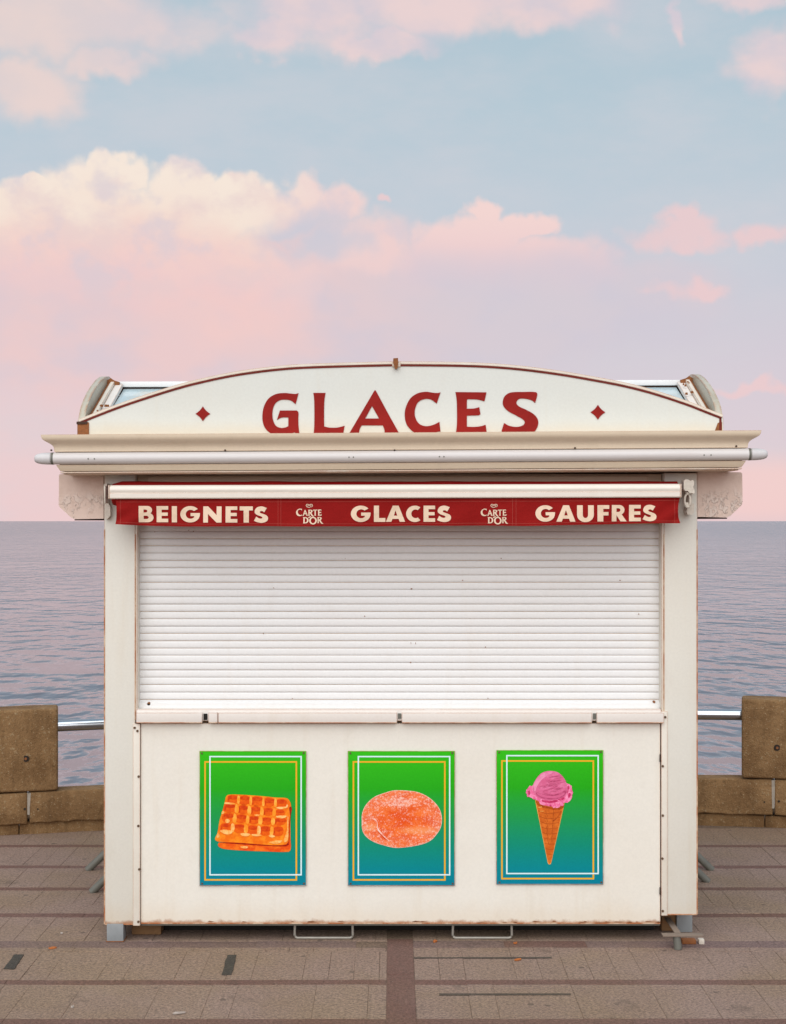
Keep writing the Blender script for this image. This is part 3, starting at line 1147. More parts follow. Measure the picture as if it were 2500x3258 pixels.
b = B().box(PLX[0], PLX[1], 0, .12, ZB_L, ZT, .004)
obj('pillar', b, M['pillar'], K)
b = B().box(PRX[0], PRX[1], 0, .12, ZB_R, ZT, .004)
obj('pillar', b, M['pillar'], K)
M['rustline'] = mat('rust_edge_line', lambda N: {'Base Color': N.mix(N.sstep(N.noise(N.pos(), 11, 5, 0.65), 0.36, 0.60), (0.62, 0.46, 0.32), (0.40, 0.135, 0.045)), 'Roughness': 0.8})
PIL = [o for o in K.children if o.name.startswith('pillar')]
for o_, xe, xa, xb, zb in ((PIL[0], XL, PLX[0], PLX[1], ZB_L), (PIL[1], XR, PRX[0], PRX[1], ZB_R)):
    sx = -1 if xe == XL else 1
    obj('rust_edge', B().box(min(xe, xe - sx * .0035) - .0008, max(xe, xe - sx * .0035) + .0008, -.0012, .006, zb + .002, ZT - .25, 0), M['rustline'], o_, smooth=False)
    obj('rust_edge', B().box(xa + .004, xb - .004, -.0012, .006, zb - .0010, zb + .0035, 0), M['rustline'], o_, smooth=False)
    xi = xb if sx < 0 else xa
    obj('rust_edge', B().box(xi - .0018, xi + .0018, -.0010, .006, .98, 1.80, 0), M['rustline'], o_, smooth=False)
for x0, x1, zb in ((XL + .002, XL + .03, ZB_L), (XR - .03, XR - .002, ZB_R)):
    obj('side_wall', B().box(x0, x1, .121, DEP, zb + .003, ZT - .002, .003), M['pillar'], K)
obj('back_wall', B().box(XL + .032, XR - .032, DEP - .03, DEP, ZB_L + .003, ZT - .002, .003), M['pillar'], K)
obj('under_shade_sheet', B().box(gx(520, .17), gx(2080, .17), .17, .19, .004, .061, 0), M['dark'], K)  # black sheet added to block light, so the gap below stays dark
obj('floor_frame', B().box(XL + .12, gx(2096, .05), .045, DEP - .05, .062, .074, .003), M['dark'], K)
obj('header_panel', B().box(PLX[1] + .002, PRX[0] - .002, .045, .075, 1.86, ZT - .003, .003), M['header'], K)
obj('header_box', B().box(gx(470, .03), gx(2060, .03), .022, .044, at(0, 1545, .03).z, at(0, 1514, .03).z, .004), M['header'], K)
# interior lining so the body is closed behind the shutter
obj('inner_wall', B().box(PLX[1] + .002, PRX[0] - .002, .122, .15, .08, 1.86, 0), M['dark'], K)

# front panel with its trims
FP0, FP1 = gx(447, 0), gx(2101, 0)
ZP0, ZP1 = at(0, 2937, 0).z, at(0, 2299, 0).z
b = B()
nb = 90
low = []
rr = random.Random(11)
for i in range(nb + 1):
    low.append((FP0 + (FP1 - FP0) * i / nb, ZP0 + mnoise.noise(Vector((i * .33, 1.7, 0))) * .0022))
b.prism(low + [(FP1, ZP1 - .004), (FP0, ZP1 - .004)], 0.006, .03)
fpanel = obj('front_panel', b, M['panel'], K, smooth=False)
rr = random.Random(5)
for i in range(26):
    x = FP0 + (FP1 - FP0) * rr.random() ** 0.6
    L = rr.uniform(.012, .055)
    z = ZP0 + rr.uniform(.001, .007)
    b = B()
    b.sheet([[(x, z), (x + L * .4, z - .0012), (x + L, z + rr.uniform(-.001, .002)), (x + L * .7, z + .0016), (x + L * .25, z + .0012 + rr.uniform(0, .003))]], 0.004)
    obj('paint_flake', b, M['rust'], fpanel, smooth=False)
obj('rust_edge', B().box(FP0, FP1, .0045, .012, ZP0 - .0042, ZP0 + .0012, 0), M['rustline'], fpanel, smooth=False)
obj('bottom_rail', B().box(FP0, FP1, .012, .04, ZP0 - .014, ZP0 - .0035, .002), M['strut'], K)

for x0, x1, zb, zt, scr in ((gx(423, 0), gx(446, 0), at(0, 2944, 0).z, at(0, 2302, 0).z, ((428, 2315), (437, 2325), (441, 2470), (440, 2627), (443, 2765), (440, 2932))),
                            (gx(2103, 0), gx(2123, 0), at(0, 2912, 0).z, at(0, 2262, 0).z, ((2116, 2281), (2107, 2291), (2108, 2437), (2108, 2594), (2107, 2731), (2108, 2898)))):
    t = obj('trim_strip', B().box(x0, x1, -.006, .004, zb, zt, .002), M['trim'], K)
    for px, py in scr:
        p = at(px, py, -.006)
        b = B()
        b.tube([(p.x, -.0095, p.z), (p.x, -.0055, p.z)], .0055, 10)
        obj('screw', b, M['screw'], t)
for py0, py1 in ((2400, 2424), (2823, 2846)):
    obj('hinge', B().box(gx(2098.5, 0), gx(2102.5, 0), -.004, .012, at(0, py1, 0).z, at(0, py0, 0).z, .001), M['rustdark'], K)

# counter sill in pieces
zs0, zs1 = at(0, 2299, -.02).z, at(0, 2268, -.02).z
SL = obj('counter_sill', B().box(gx(433, 0), gx(2103, 0), -.004, .12, zs0 + .006, at(0, 2256, 0).z, .003), M['sill'], K)
for a, c in ((433, 643), (663, 692), (694, 1263), (1278, 1883), (1898, 2112)):
    obj('sill_piece', B().box(gx(a, -.02), gx(c, -.02), -.022, -.0045, zs0, zs1 + .001, .002), M['sill'], SL)
for a, c in ((433, 643), (663, 692), (694, 1263), (1278, 1883), (1898, 2112)):
    obj('rust_edge', B().box(gx(a, -.02) + .001, gx(c, -.02) - .001, -.0228, -.008, zs0 - .0012, zs0 + .0018, 0), M['rustline'], SL, smooth=False)
for a, c, y0, y1, mm in ((648, 660, 2270, 2290, 'dark'), (1266, 1276, 2269, 2286, 'strut'), (1886, 1895, 2269, 2288, 'strut')):
    obj('latch_slot', B().box(gx(a, 0), gx(c, 0), -.0075, -.003, at(0, y1, -.005).z, at(0, y0, -.005).z, 0), M[mm], SL)

# roller shutter: every slat
SX0, SX1 = gx(441, .06), gx(2100, .06)
sh = obj('shutter', B().box(SX0, SX1, .0732, .100, .95, 1.86, 0), M['gap'], K, label='closed roller shutter')
pitch = 23.3 / FPX * (DIST + .06)
zbot = at(0, 1450 + 1447 / 1.8667, .06).z
prof = []
for k in range(9):
    t = k / 8
    zz = .0007 + t * (pitch - .0014)
    prof.append((.0725 - .0030 * (math.sin(math.pi * min(1, max(0, t))) ** .25) - .0022 * (1 - t), zz))
sb = B().extrude_x(prof, SX0, SX1, 1)
slat_me = None
for i in range(27):
    zz = zbot + i * pitch
    if zz + pitch > 1.859:
        break
    if slat_me is None:
        o = obj('slat', B().add([p + Vector((0, 0, zz)) for p in sb.v], sb.f), M['shutter'], sh, angle=60, fix=False)
        slat_me = o.data
        dz0 = o.location.z - zz
    else:
        o2 = o.copy()
        COL.objects.link(o2)
        o2.parent = sh
        o2.location = (o.location.x + random.uniform(-.0008, .0008), o.location.y + random.uniform(-.0012, .0012), dz0 + zz + random.uniform(-.0006, .0006))
b = B()
z0 = at(0, 2256, .06).z
b.extrude_x([(.06, z0), (.05, z0 + .006), (.05, z0 + .026), (.058, z0 + .030), (.066, z0 + .034), (.066, zbot - .002), (.08, zbot - .001)], SX0, SX1, 1)
obj('bottom_bar', b, M['shutter'], sh, angle=30)
for px, py in ((474, 2238), (2080, 2232)):
    p = at(px, py, .06)
    b = B()
    b.tube([(p.x, .050, p.z), (p.x, .07, p.z)], .0075 if px < 1000 else .005, 12)
    obj('rust_bolt', b, M['rust'], sh)
rr = random.Random(31)
for px, py in ((1098, 1776), (1594, 1776), (1309, 1873), (1472, 1846), (1972, 1846), (2032, 1953), (1544, 2058), (1307, 2045), (1322, 2046), (838, 2015), (930, 2222), (1552, 2221), (870, 1870), (1160, 1960), (1306, 2107), (600, 1687), (615, 1690), (492, 1692)):
    p = at(px, py, .066)
    b = B()
    w_, h_ = (rr.uniform(.002, .005), rr.uniform(.0015, .003)) if px not in (1307, 1322) else (.0014, .006)
    b.sheet([[(p.x + w_ * math.cos(k * 1.05) * rr.uniform(.6, 1.2), p.z + h_ * math.sin(k * 1.05) * rr.uniform(.6, 1.2)) for k in range(6)]], .0655)
    obj('rust_speck', b, M['rust'], sh, smooth=False)
for a, c in ((432, 440), (2101, 2111)):
    obj('shutter_guide', B().box(gx(a, .03), gx(c, .03), .004, .10, at(0, 2262, .03).z, 1.87, .003), M['trim'], K)

# feet, chocks, struts and step brackets
p = at(366, 2997, 0)
b = B().box(gx(340, 0), gx(393, 0), -.008, .065, 0.0, ZB_L + .004, .004)
obj('foot', b, M['grey'], K)
Yr = 1.858 * FPX / (2966 - 1657) - DIST
b = B().box(gx(2153, Yr), gx(2203, Yr), Yr, Yr + .073, 0.0, ZB_R + .004, .004)
obj('foot', b, M['grey'], K)
obj('rust_plate', B().box(gx(338, 0), gx(395, 0), -.011, .07, .0005, .004, .001), M['rust'], K)
# levelling jack in front of the right foot: short tube under a flat bar
Yj = -.115
b = B().box(gx(2106, Yj), gx(2236, Yj), Yj - .021, Yj + .021, .058, .065, .002).box(gx(2150, Yj), gx(2170, Yj), Yj + .0215, .3, .059, .064, .001)
jb = obj('jack_bar', b, M['jackbar'], K)
b = B()
xj = gx(2155, Yj)
b.tube([(xj - .004, Yj, .058), (xj + .002, Yj - .004, .001)], .0172, 14)
obj('jack_leg', b, M['strut'], jb)
b = B().box(gx(2168, -.03), gx(2212, -.03), -.05, -.01, .001, .020, .003)
obj('rusty_shim', b, M['rust'], jb)
b = B().box(gx(2221, -.03), gx(2238, -.03), -.05, -.02, .001, .022, .002)
obj('white_shim', b, M['hook'], jb)

for x0, x1 in ((937, 1122), (1440, 1628)):
    b = B()
    Y = .035
    za, zb = .078, .006
    xa, xc = gx(x0, Y), gx(x1, Y)
    b.tube([(xa + .002, Y, za), (xa, Y, zb + .012), (xa + .004, Y, zb + .004), (xa + .012, Y, zb)], .0055, 8)
    b.tube([(xa + .010, Y, zb), (xc - .010, Y, zb)], .0055, 8)
    b.tube([(xc - .012, Y, zb), (xc - .004, Y, zb + .004), (xc, Y, zb + .012), (xc - .001, Y, za)], .0055, 8)
    obj('step_bracket', b, M['rod'], K)

for sx, px1, py1, top in ((-1, 278, 2768, .40), (-1, 291, 2838, .34), (1, 2265, 2735, .40), (1, 2252, 2805, .34)):
    d = 1.858 * FPX / (py1 - 1657)
    Yg = min(d - DIST, 1.33)
    xg = (px1 - 1250) * (Yg + DIST) / FPX
    xw = XL if sx < 0 else XR
    b = B()
    b.tube([(xg, Yg, 0.0), (xw - sx * .02, min(Yg, DEP - .05), (abs(xg - xw) + .02) * .95)], .0195, 14)
    obj('strut', b, M['strut'], K)

# corbels under the cornice ends
for lft in (True, False):
    Y = .035
    if lft:
        q = [(187, 1512), (190, 1508), (329, 1505), (329, 1650), (238, 1651), (228, 1648), (190, 1614), (186, 1606), (187, 1560)]
    else:
        q = [(2219, 1500), (2356, 1502), (2361, 1506), (2362, 1560), (2362, 1600), (2358, 1608), (2322, 1642), (2312, 1646), (2219, 1644)]
    w_ = [at(x, y, Y) for x, y in q]
    b = B().prism([(p.x, p.z) for p in w_][::-1], Y, Y + .95)
    obj('corbel', b, M['plaster'], K, smooth=False)
    xa, xc = (gx(232, Y), gx(325, Y)) if lft else (gx(2232, Y), gx(2318, Y))
    zz = at(0, 1651 if lft else 1646, Y).z
    obj('corbel_plate', B().box(xa, xc, Y + .03, Y + .9, zz - .006, zz - .0005, .001), M['rustdark'], K)

# cornice swept round the body
LIP = 2.2355
cp = [(.226, .0), (.2245, -.010), (.221, -.019), (.213, -.026), (.203, -.032), (.193, -.038), (.186, -.044), (.182, -.050), (.180, -.057), (.179, -.071), (.176, -.073)]


def sweep(prof, m_closed_top, b=None):
    b = b or B()
    n_ = len(prof)
    vs, fs = [], []
    for o_, z in prof:
        vs += [(XL - o_, -o_, LIP + z), (XR + o_, -o_, LIP + z), (XR + o_, DEP + o_, LIP + z), (XL - o_, DEP + o_, LIP + z)]
    for i in range(n_ - 1):
        for k in range(4):
            fs.append((i * 4 + k, (i + 1) * 4 + k, (i + 1) * 4 + (k + 1) % 4, i * 4 + (k + 1) % 4))
    if m_closed_top:
        fs.append((0, 1, 2, 3))
        q = (n_ - 1) * 4
        fs.append((q + 3, q + 2, q + 1, q))
    b.add(vs, fs)
    return b


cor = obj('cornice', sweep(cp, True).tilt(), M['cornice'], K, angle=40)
obj('cornice_core', sweep([(.160, -.0725), (.160, -.128)], True).tilt(), M['rustdark'], cor)
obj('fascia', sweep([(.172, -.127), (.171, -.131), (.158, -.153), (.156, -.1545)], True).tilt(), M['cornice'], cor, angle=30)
obj('drip_trim', sweep([(.157, -.157), (.158, -.1585), (.158, -.1625), (.150, -.164)], True).tilt(), M['trim'], cor, angle=30)
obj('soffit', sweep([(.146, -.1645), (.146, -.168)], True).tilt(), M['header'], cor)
# roof-edge screws
for px, py in ((163, 1432), (716, 1432), (1255, 1432), (1829, 1425), (2342, 1419)):
    p = at(px, py, -.182)
    b = B()
    b.tube([(p.x, -.186, p.z), (p.x, -.178, p.z)], .004, 8)
    obj('screw', b, M['rustdark'], cor)
# light strip with bullet ends
lt = B()
zt_, yt, rt = 2.1355, -.172, .0255
x0, x1 = KX - 1.505, KX + 1.505
lt.tube([(x0, yt, zt_), (x1, yt, zt_)], rt, 24)
tube = obj('light_tube', lt.tilt(), M['tube'], K, label='long milky plastic light tube under the moulding')
for sx in (-1, 1):
    xe = x0 if sx < 0 else x1
    b = B()
    prf = [(0, 1.02), (.020, 1.0), (.040, .93), (.055, .82), (.064, .66), (.069, .45), (.071, .15)]
    b.tube([(xe + sx * (.001 + q[0]), yt, zt_) for q in prf], [rt * q[1] for q in prf], 20)
    obj('tube_cap', b.tilt(), M['tubecap'], tube)
    b = B()
    b.tube([(xe - sx * .012, yt, zt_), (xe - sx * .002, yt, zt_)], rt + .0008, 24)
    obj('clip_ring', b.tilt(), M['strut'], tube)
for px in (280, 300, 1110, 1124, 1398, 1412, 2240, 2262):
    x = gx(px, yt - rt)
    b = B()
    b.tube([(x, yt - rt - .0006, zt_ - .003), (x, yt - rt + .004, zt_ - .003)], .0032, 8)
    obj('bolt_mark', b.tilt(), M['strut'], tube)

# arched sign board (pediment)
PY = -.10
arch = [(250, 1336), (330, 1304), (409, 1275), (536, 1234), (632, 1208), (759, 1182), (915, 1163), (1079, 1156), (1250, 1152), (1272, 1152), (1473, 1154), (1622, 1162),
        (1771, 1180), (1890, 1200), (1979, 1217), (2068, 1239), (2180, 1275), (2247, 1301), (2299, 1321)]
ap = [at(x, y, PY) for x, y in arch]
sm_ = []
for i in range(len(ap) - 1):
    p0, p1, p2, p3 = ap[max(i - 1, 0)], ap[i], ap[i + 1], ap[min(i + 2, len(ap) - 1)]
    for k in range(4):
        t = k / 4
        sm_.append(0.5 * (2 * p1 + (p2 - p0) * t + (2 * p0 - 5 * p1 + 4 * p2 - p3) * t * t + (3 * p1 - p0 - 3 * p2 + p3) * t ** 3))
sm_.append(ap[-1])
zb = 2.225
xr_ = at(2301, 0, PY).x
out = [(p.x, p.z) for p in sm_]
board = obj('sign_board', B().prism([(out[0][0], zb), (xr_, zb - 0)] + out[::-1], PY, PY + .03), M['board'], K, smooth=False, label='arched white sign board lettered in deep red')


def offset_curve(pts, d):
    res = []
    for i, p in enumerate(pts):
        a, c = pts[max(i - 1, 0)], pts[min(i + 1, len(pts) - 1)]
        t = Vector((c[0] - a[0], c[1] - a[1])).normalized()
        res.append((p[0] + t.y * d, p[1] - t.x * d))
    return res


def ribbon(pts, d0, d1, y0, y1):
    a, c = offset_curve(pts, d0), offset_curve(pts, d1)
    b = B()
    n_ = len(pts)
    b.add([(p[0], y0, p[1]) for p in a] + [(p[0], y0, p[1]) for p in c] + [(p[0], y1, p[1]) for p in a] + [(p[0], y1, p[1]) for p in c],
          [(i + n_, i + 1 + n_, i + 1, i) for i in range(n_ - 1)] + [(i, i + 1, i + 1 + 2 * n_, i + 2 * n_) for i in range(n_ - 1)] +
          [(i + n_, i + 3 * n_, i + 1 + 3 * n_, i + 1 + n_) for i in range(n_ - 1)])
    return b


obj('edge_strip', ribbon(out, -.003, .0085, PY - .004, PY + .05), M['trim'], board, smooth=False)
red = out[1:] + [(gx(2297, PY), out[-1][1] - .004)]
obj('red_stripe', ribbon(out, .0095, .0180, PY - .0025, PY + .001), M['stripe'], board, smooth=False)
obj('red_stripe', B().box(gx(2288, PY), gx(2295, PY), PY - .0025, PY + .001, zb, at(0, 1330, PY).z), M['stripe'], board, smooth=False)
b = B()
pc = [at(x, y, PY) for x, y in ((2283, 1345), (2297, 1342), (2297, 1380), (2270, 1380))]
b.sheet([[(p.x, p.z) for p in pc]], PY - .0012)
obj('rust_stain', b, M['rust'], board, smooth=False)

G1 = [(570, 168, 1), (535, 177), (480, 172), (420, 167), (330, 178), (250, 225), (200, 310), (183, 400), (190, 490), (225, 560), (285, 602), (390, 618), (470, 608), (525, 588, 1), (545, 602, 1), (579, 604, 1),
      (570, 530), (567, 440), (568, 375), (550, 354, 1), (370, 354, 1), (338, 455, 1), (385, 432), (460, 428, 1), (460, 522, 1), (430, 535), (385, 541), (330, 520), (298, 460), (290, 400), (298, 330), (325, 275), (370, 245), (430, 238), (490, 250), (538, 288, 1)]
L1 = [(727, 166, 1), (858, 166, 1), (848, 230), (843, 330), (843, 525, 1), (900, 537), (980, 537), (1062, 518, 1), (1046, 608, 1), (731, 608, 1), (738, 500), (738, 300), (735, 220)]
A1 = [(1376, 148, 1), (1388, 137), (1400, 150, 1), (1530, 392, 1), (1650, 608, 1), (1490, 608, 1), (1487, 560), (1470, 514, 1), (1245, 514, 1), (1225, 550), (1213, 608, 1), (1106, 608, 1), (1240, 380, 1)]
A1h = [(1355, 308, 1), (1430, 440, 1), (1282, 440, 1)]
C1 = [(508, 160, 1), (475, 167), (420, 163), (350, 154), (265, 170), (190, 220), (140, 310), (125, 400), (140, 490), (180, 550), (235, 592), (330, 608), (430, 600), (475, 583), (508, 580, 1), (496, 476, 1), (430, 508), (355, 522), (285, 500), (245, 445), (232, 385), (242, 320), (275, 260), (340, 232), (400, 236), (468, 280, 1)]
E1 = [(667, 157, 1), (1000, 160, 1), (978, 256, 1), (900, 237), (800, 234, 1), (790, 240, 1), (790, 335, 1), (870, 332), (922, 318, 1), (936, 395, 1), (915, 407, 1), (790, 410, 1), (790, 527, 1), (860, 530), (940, 522), (990, 507, 1), (1004, 602, 1), (672, 602, 1), (683, 500), (683, 300), (678, 220)]
S1 = [(1520, 274, 1), (1480, 245), (1400, 227), (1345, 233), (1320, 270), (1340, 305), (1420, 345), (1500, 390), (1548, 450), (1548, 520), (1500, 590), (1400, 606), (1250, 602), (1172, 594, 1), (1160, 575, 1), (1187, 488, 1), (1240, 517), (1320, 530), (1385, 515), (1408, 485), (1395, 455), (1320, 410), (1230, 360), (1180, 305), (1175, 250), (1200, 195), (1260, 162), (1400, 156), (1525, 158), (1543, 180)]
for loops, ox in (([G1], 780), ([L1], 780), ([A1, A1h], 780), ([C1], 1250), ([E1], 1250), ([S1], 1250)):
    w_ = crop_loops(loops, ox, 1200, 3.36, PY - .003)
    obj('letter', B().slab_glyph(w_, PY - .003, .0028), M['letter'], board, smooth=False)
for cx, cy in ((645, 1316), (1902, 1311)):
    q = []
    for k in range(4):
        a = k * 90
        q.append((cx + 23.5 * math.cos(R(a)), cy + 23.5 * math.sin(R(a)), 1))
        q.append((cx + 14.5 * math.cos(R(a + 45)), cy + 14.5 * math.sin(R(a + 45))))
    obj('diamond', B().slab_glyph(crop_loops([q], 0, 0, 1, PY - .003), PY - .003, .0028), M['letter'], board, smooth=False)
# rusty fixing at the crown and the rusty bracket at the left foot of the board
b = B()
q = [at(x, y, PY - .012) for x, y in ((1251, 1140), (1266, 1139), (1267, 1154), (1265, 1170), (1261, 1174), (1256, 1173), (1254, 1166), (1250, 1152))]
b.prism([(p.x, p.z) for p in q][::-1], PY - .020, PY + .02)
obj('crown_hook', b, M['rust'], board, smooth=False)
b = B().box(gx(1247, PY), gx(1274, PY), PY - .007, PY + .035, at(0, 1167, PY).z, at(0, 1150.5, PY).z, .002)
obj('crown_clip', b, M['trim'], board)
b = B().box(gx(246, PY), gx(283, PY), PY - .006, PY + .035, 2.21, at(0, 1343, PY).z, .003)
obj('corner_bracket', b, M['rust'], board)
b = B().box(gx(244, PY), gx(279, PY), PY - .010, PY + .036, at(0, 1350, PY).z, at(0, 1341, PY).z, .003)
obj('corner_lip', b, M['rustdark'], board)

# vaulted roof: end plates, ridge bar, sloping panel and its frames
gab = [(-.095, 2.20), (-.095, 2.298), (-.05, 2.355), (0, 2.39), (.08, 2.435), (.17, 2.473), (.28, 2.512), (.38, 2.537), (.46, 2.547), (.53, 2.543), (.62, 2.528), (.80, 2.480), (1.0, 2.41), (1.2, 2.32), (1.36, 2.22), (1.36, 2.20)]
XCL, XCR = -1.372, 1.438
for xc, sx in ((XCL, -1), (XCR, 1)):
    dz_ = TILT * (xc - KX) * .6
    n_ = len(gab)
    xa, xb = sorted((xc, xc - sx * .028))
    b = B()
    b.add([(xa, y, z + dz_) for y, z in gab] + [(xb, y, z + dz_) for y, z in gab],
          [tuple(range(n_)), tuple(range(n_, 2 * n_))[::-1]] + [(i, (i + 1) % n_, (i + 1) % n_ + n_, i + n_) for i in range(n_)])
    cp_ = obj('roof_end', b, M['cap'], K, angle=30, fix=True)
    # sloping frame just inside the plate
    for k, (o0, o1, mm, up_) in enumerate(((.030, .042, 'rust', .004), (.044, .062, 'trim', .012), (.064, .098, 'sill', -.004))):
        xa, xb = sorted((xc - sx * o0, xc - sx * o1))
        b = B()
        A0, A1_ = (-.06, 2.300 + up_), (.43, 2.512 + up_)
        b.add([(x, y, z + dz_ + dd) for x in (xa, xb) for (y, z) in (A0, A1_) for dd in (0, -.02)],
              [(0, 2, 6, 4), (1, 5, 7, 3), (0, 1, 3, 2), (4, 6, 7, 5), (0, 4, 5, 1), (2, 3, 7, 6)])
        obj(('rust_seam', 'frame_rail', 'glazing_rail')[k], b, M[mm], cp_, smooth=False, fix=True)
    rr = random.Random(21 + sx)
    for k in range(7):
        t = rr.uniform(.05, .35) if sx < 0 else rr.uniform(.1, .9)
        x = xc - sx * rr.uniform(.05, .10)
        y, z = -.06 + .49 * t, 2.300 + .212 * t + dz_ + .012
        b = B()
        r0 = rr.uniform(.004, .009)
        b.tube([(x, y, z - .004), (x, y - .003, z + .004)], [r0, r0 * .7], 7)
        obj('rust_lump', b, M['rust'], cp_)
    b = B()
    x = xc - sx * .045
    b.prism([(x + q * .016 * -sx, 2.512 + dz_ + r_) for q, r_ in ((-1.2, .012), (0, .022), (1.0, .012), (2.6, .004), (2.4, -.018), (1.2, -.010), (0, -.022), (-.9, -.008))], .415, .43)
    obj('rust_patch', b, M['rust'], cp_, smooth=False, fix=True)
xa, xb = XCL + .03, XCR - .03
ridge = obj('ridge_bar', B().box(xa, xb, .44, .50, 2.494, 2.520, .004).tilt(k=TILT * .5), M['shutter'], K)
obj('ridge_lip', B().box(xa, xb, .452, .49, 2.482, 2.4935, .001).tilt(k=TILT * .5), M['rustdark'], ridge)
b = B()
b.add([(xa + .07, -.055, 2.288), (xb - .07, -.055, 2.288), (xb - .07, .452, 2.486), (xa + .07, .452, 2.486)], [(0, 1, 2, 3)])
b.add([(xa + .07, -.055, 2.272), (xb - .07, -.055, 2.272), (xb - .07, .452, 2.470), (xa + .07, .452, 2.470)], [(3, 2, 1, 0)])
obj('roof_panel', b.tilt(k=TILT * .5), M['skin'], K, smooth=False)
b = B()
rear = [(.50, 2.52), (.62, 2.50), (.80, 2.455), (1.0, 2.385), (1.2, 2.295), (1.34, 2.21)]
b.extrude_x(rear, xa, xb, 1)
obj('rear_roof', b, M['cap'], K)

# rolled awning with its front bar, valance and lettering
AY = -.195
aw = B()
xs0, xs1 = gx(360, -.07), gx(2152, -.07)
zr = 1.974
pts = [(xs0 + (xs1 - xs0) * i / 60, -.075, zr + .0018 * mnoise.noise(Vector((i * .21, 0, 0))) + .0012 * (i / 60)) for i in range(61)]
rad = [.056 + .0022 * mnoise.noise(Vector((i * .27, 5, 0))) for i in range(61)]
rad[0] = .046
aw.tube(pts, rad, 20)
awn = obj('awning', aw, M['fabric'], K, label='rolled red awning with white front bar')
b = B()
zc = at(0, 1562.5, AY).z
hb = .0295
prof = []
for k in range(9):
    a = R(90 + 90 * k / 8)
    prof.append((AY + .026 + .026 * math.cos(a), zc + hb - .020 + .020 * math.sin(a)))
prof += [(AY, zc + .004), (AY + .003, zc - .002), (AY + .003, zc - .004), (AY + .001, zc - .006), (AY + .001, zc - hb + .004), (AY + .004, zc - hb), (AY + .05, zc - hb), (AY + .05, zc + hb)]
bx0, bx1 = gx(348, AY), gx(2164, AY)
b.extrude_x(prof, bx0, bx1, 1, closed=True)
for p in b.v:
    p.z += .0026 * (p.x - KX)
obj('front_bar', b, M['bar'], awn, angle=30, fix=True)
for xe, s_ in ((bx0, -1), (bx1, 1)):
    b = B().box(min(xe + s_ * .0005, xe + s_ * .006), max(xe + s_ * .0005, xe + s_ * .006), AY + .001, AY + .05, zc - hb + .0026 * (xe - KX), zc + hb + .0026 * (xe - KX), .002)
    obj('end_cap', b, M['trim'], awn)

VY = AY + .016
vx0, vx1 = gx(366, VY), gx(2164, VY)


def vdrape(x, t):
    """t: 0 at the top hem, 1 at the bottom; returns (dx, dy, z)"""
    ztop = zc - hb + .0026 * (x - KX) + .002
    u = (x - vx0) / (vx1 - vx0)
    pyb = 1667 + 8 * min(1, u / .12) if u < .12 else (1675 - 3 * (u - .12) / .6 if u < .72 else 1672 - 8 * (u - .72) / .28)
    zbot_ = at(0, pyb, VY).z
    zbot_ += .0012 * math.sin(x * 7.3) + .0007 * math.sin(x * 19)
    amp = .2 + .8 * t
    e = math.exp(-u / .05) + math.exp(-(1 - u) / .04)
    dy_ = amp * (.0050 * math.sin(x * 5.1 + 1) + .0032 * math.sin(x * 12.7 + t * 2.2) + .0016 * math.sin(x * 31 + t * 3.5)) + e * amp * .006 * math.sin((u * 60 + t * 4.5) * 2.0)
    dxx = (.006 * math.sin(t * math.pi) * (math.exp(-u / .02) - 1.6 * math.exp(-(1 - u) / .02)))
    return dxx, dy_, ztop + (zbot_ - ztop) * t


b = B()
nx, nz = 220, 14
for j in range(nz + 1):
    for i in range(nx + 1):
        x = vx0 + (vx1 - vx0) * i / nx
        d = vdrape(x, j / nz)
        b.v.append(Vector((x + d[0], VY + d[1], d[2])))
for j in range(nz):
    for i in range(nx):
        a = j * (nx + 1) + i
        b.f.append((a + nx + 1, a + nx + 2, a + 1, a))
        b.mi.append(0)
n0 = len(b.v)
val = obj('valance', b, M['fabric'], awn, angle=80)


def on_valance(b, lift=.0022):
    """lay flat shapes onto the draped cloth"""
    for p in b.v:
        x = p.x
        z0_, z1_ = vdrape(x, 0)[2], vdrape(x, 1)[2]
        t = min(1, max(0, (p.z - z0_) / (z1_ - z0_)))
        p.y = VY + vdrape(x, t)[1] - lift
    return b


def refine(b, maxlen=.02):
    bm = bmesh.new()
    vs = [bm.verts.new(p) for p in b.v]
    for f in b.f:
        try:
            bm.faces.new([vs[i] for i in f])
        except ValueError:
            pass
    for _ in range(3):
        le = [e for e in bm.edges if e.calc_length() > maxlen]
        if not le:
            break
        bmesh.ops.subdivide_edges(bm, edges=le, cuts=1)
        bmesh.ops.triangulate(bm, faces=[f for f in bm.faces if len(f.verts) > 3])
    bm.verts.index_update()
    r_ = B()
    r_.add([v.co.copy() for v in bm.verts], [tuple(v.index for v in f.verts) for f in bm.faces])
    bm.free()
    return r_


def word(chars, ox, oy, sc):
    for ch, x0_, x1_, ya, yb_ in chars:
        loops, wd = GL[ch]()
        px0, px1 = ox + x0_ / sc, ox + x1_ / sc
        py0, py1 = oy + ya / sc, oy + yb_ / sc
        res = []
        for l in loops:
            q = []
            for (u, v) in l:
                p = at(px0 + (px1 - px0) * u / wd, py1 + (py0 - py1) * v, VY)
                q.append((p.x, p.z))
            res.append(q)
        b_ = on_valance(refine(B().sheet(res, VY), .025))
        obj('letter', b_, M['print'], val, smooth=False)


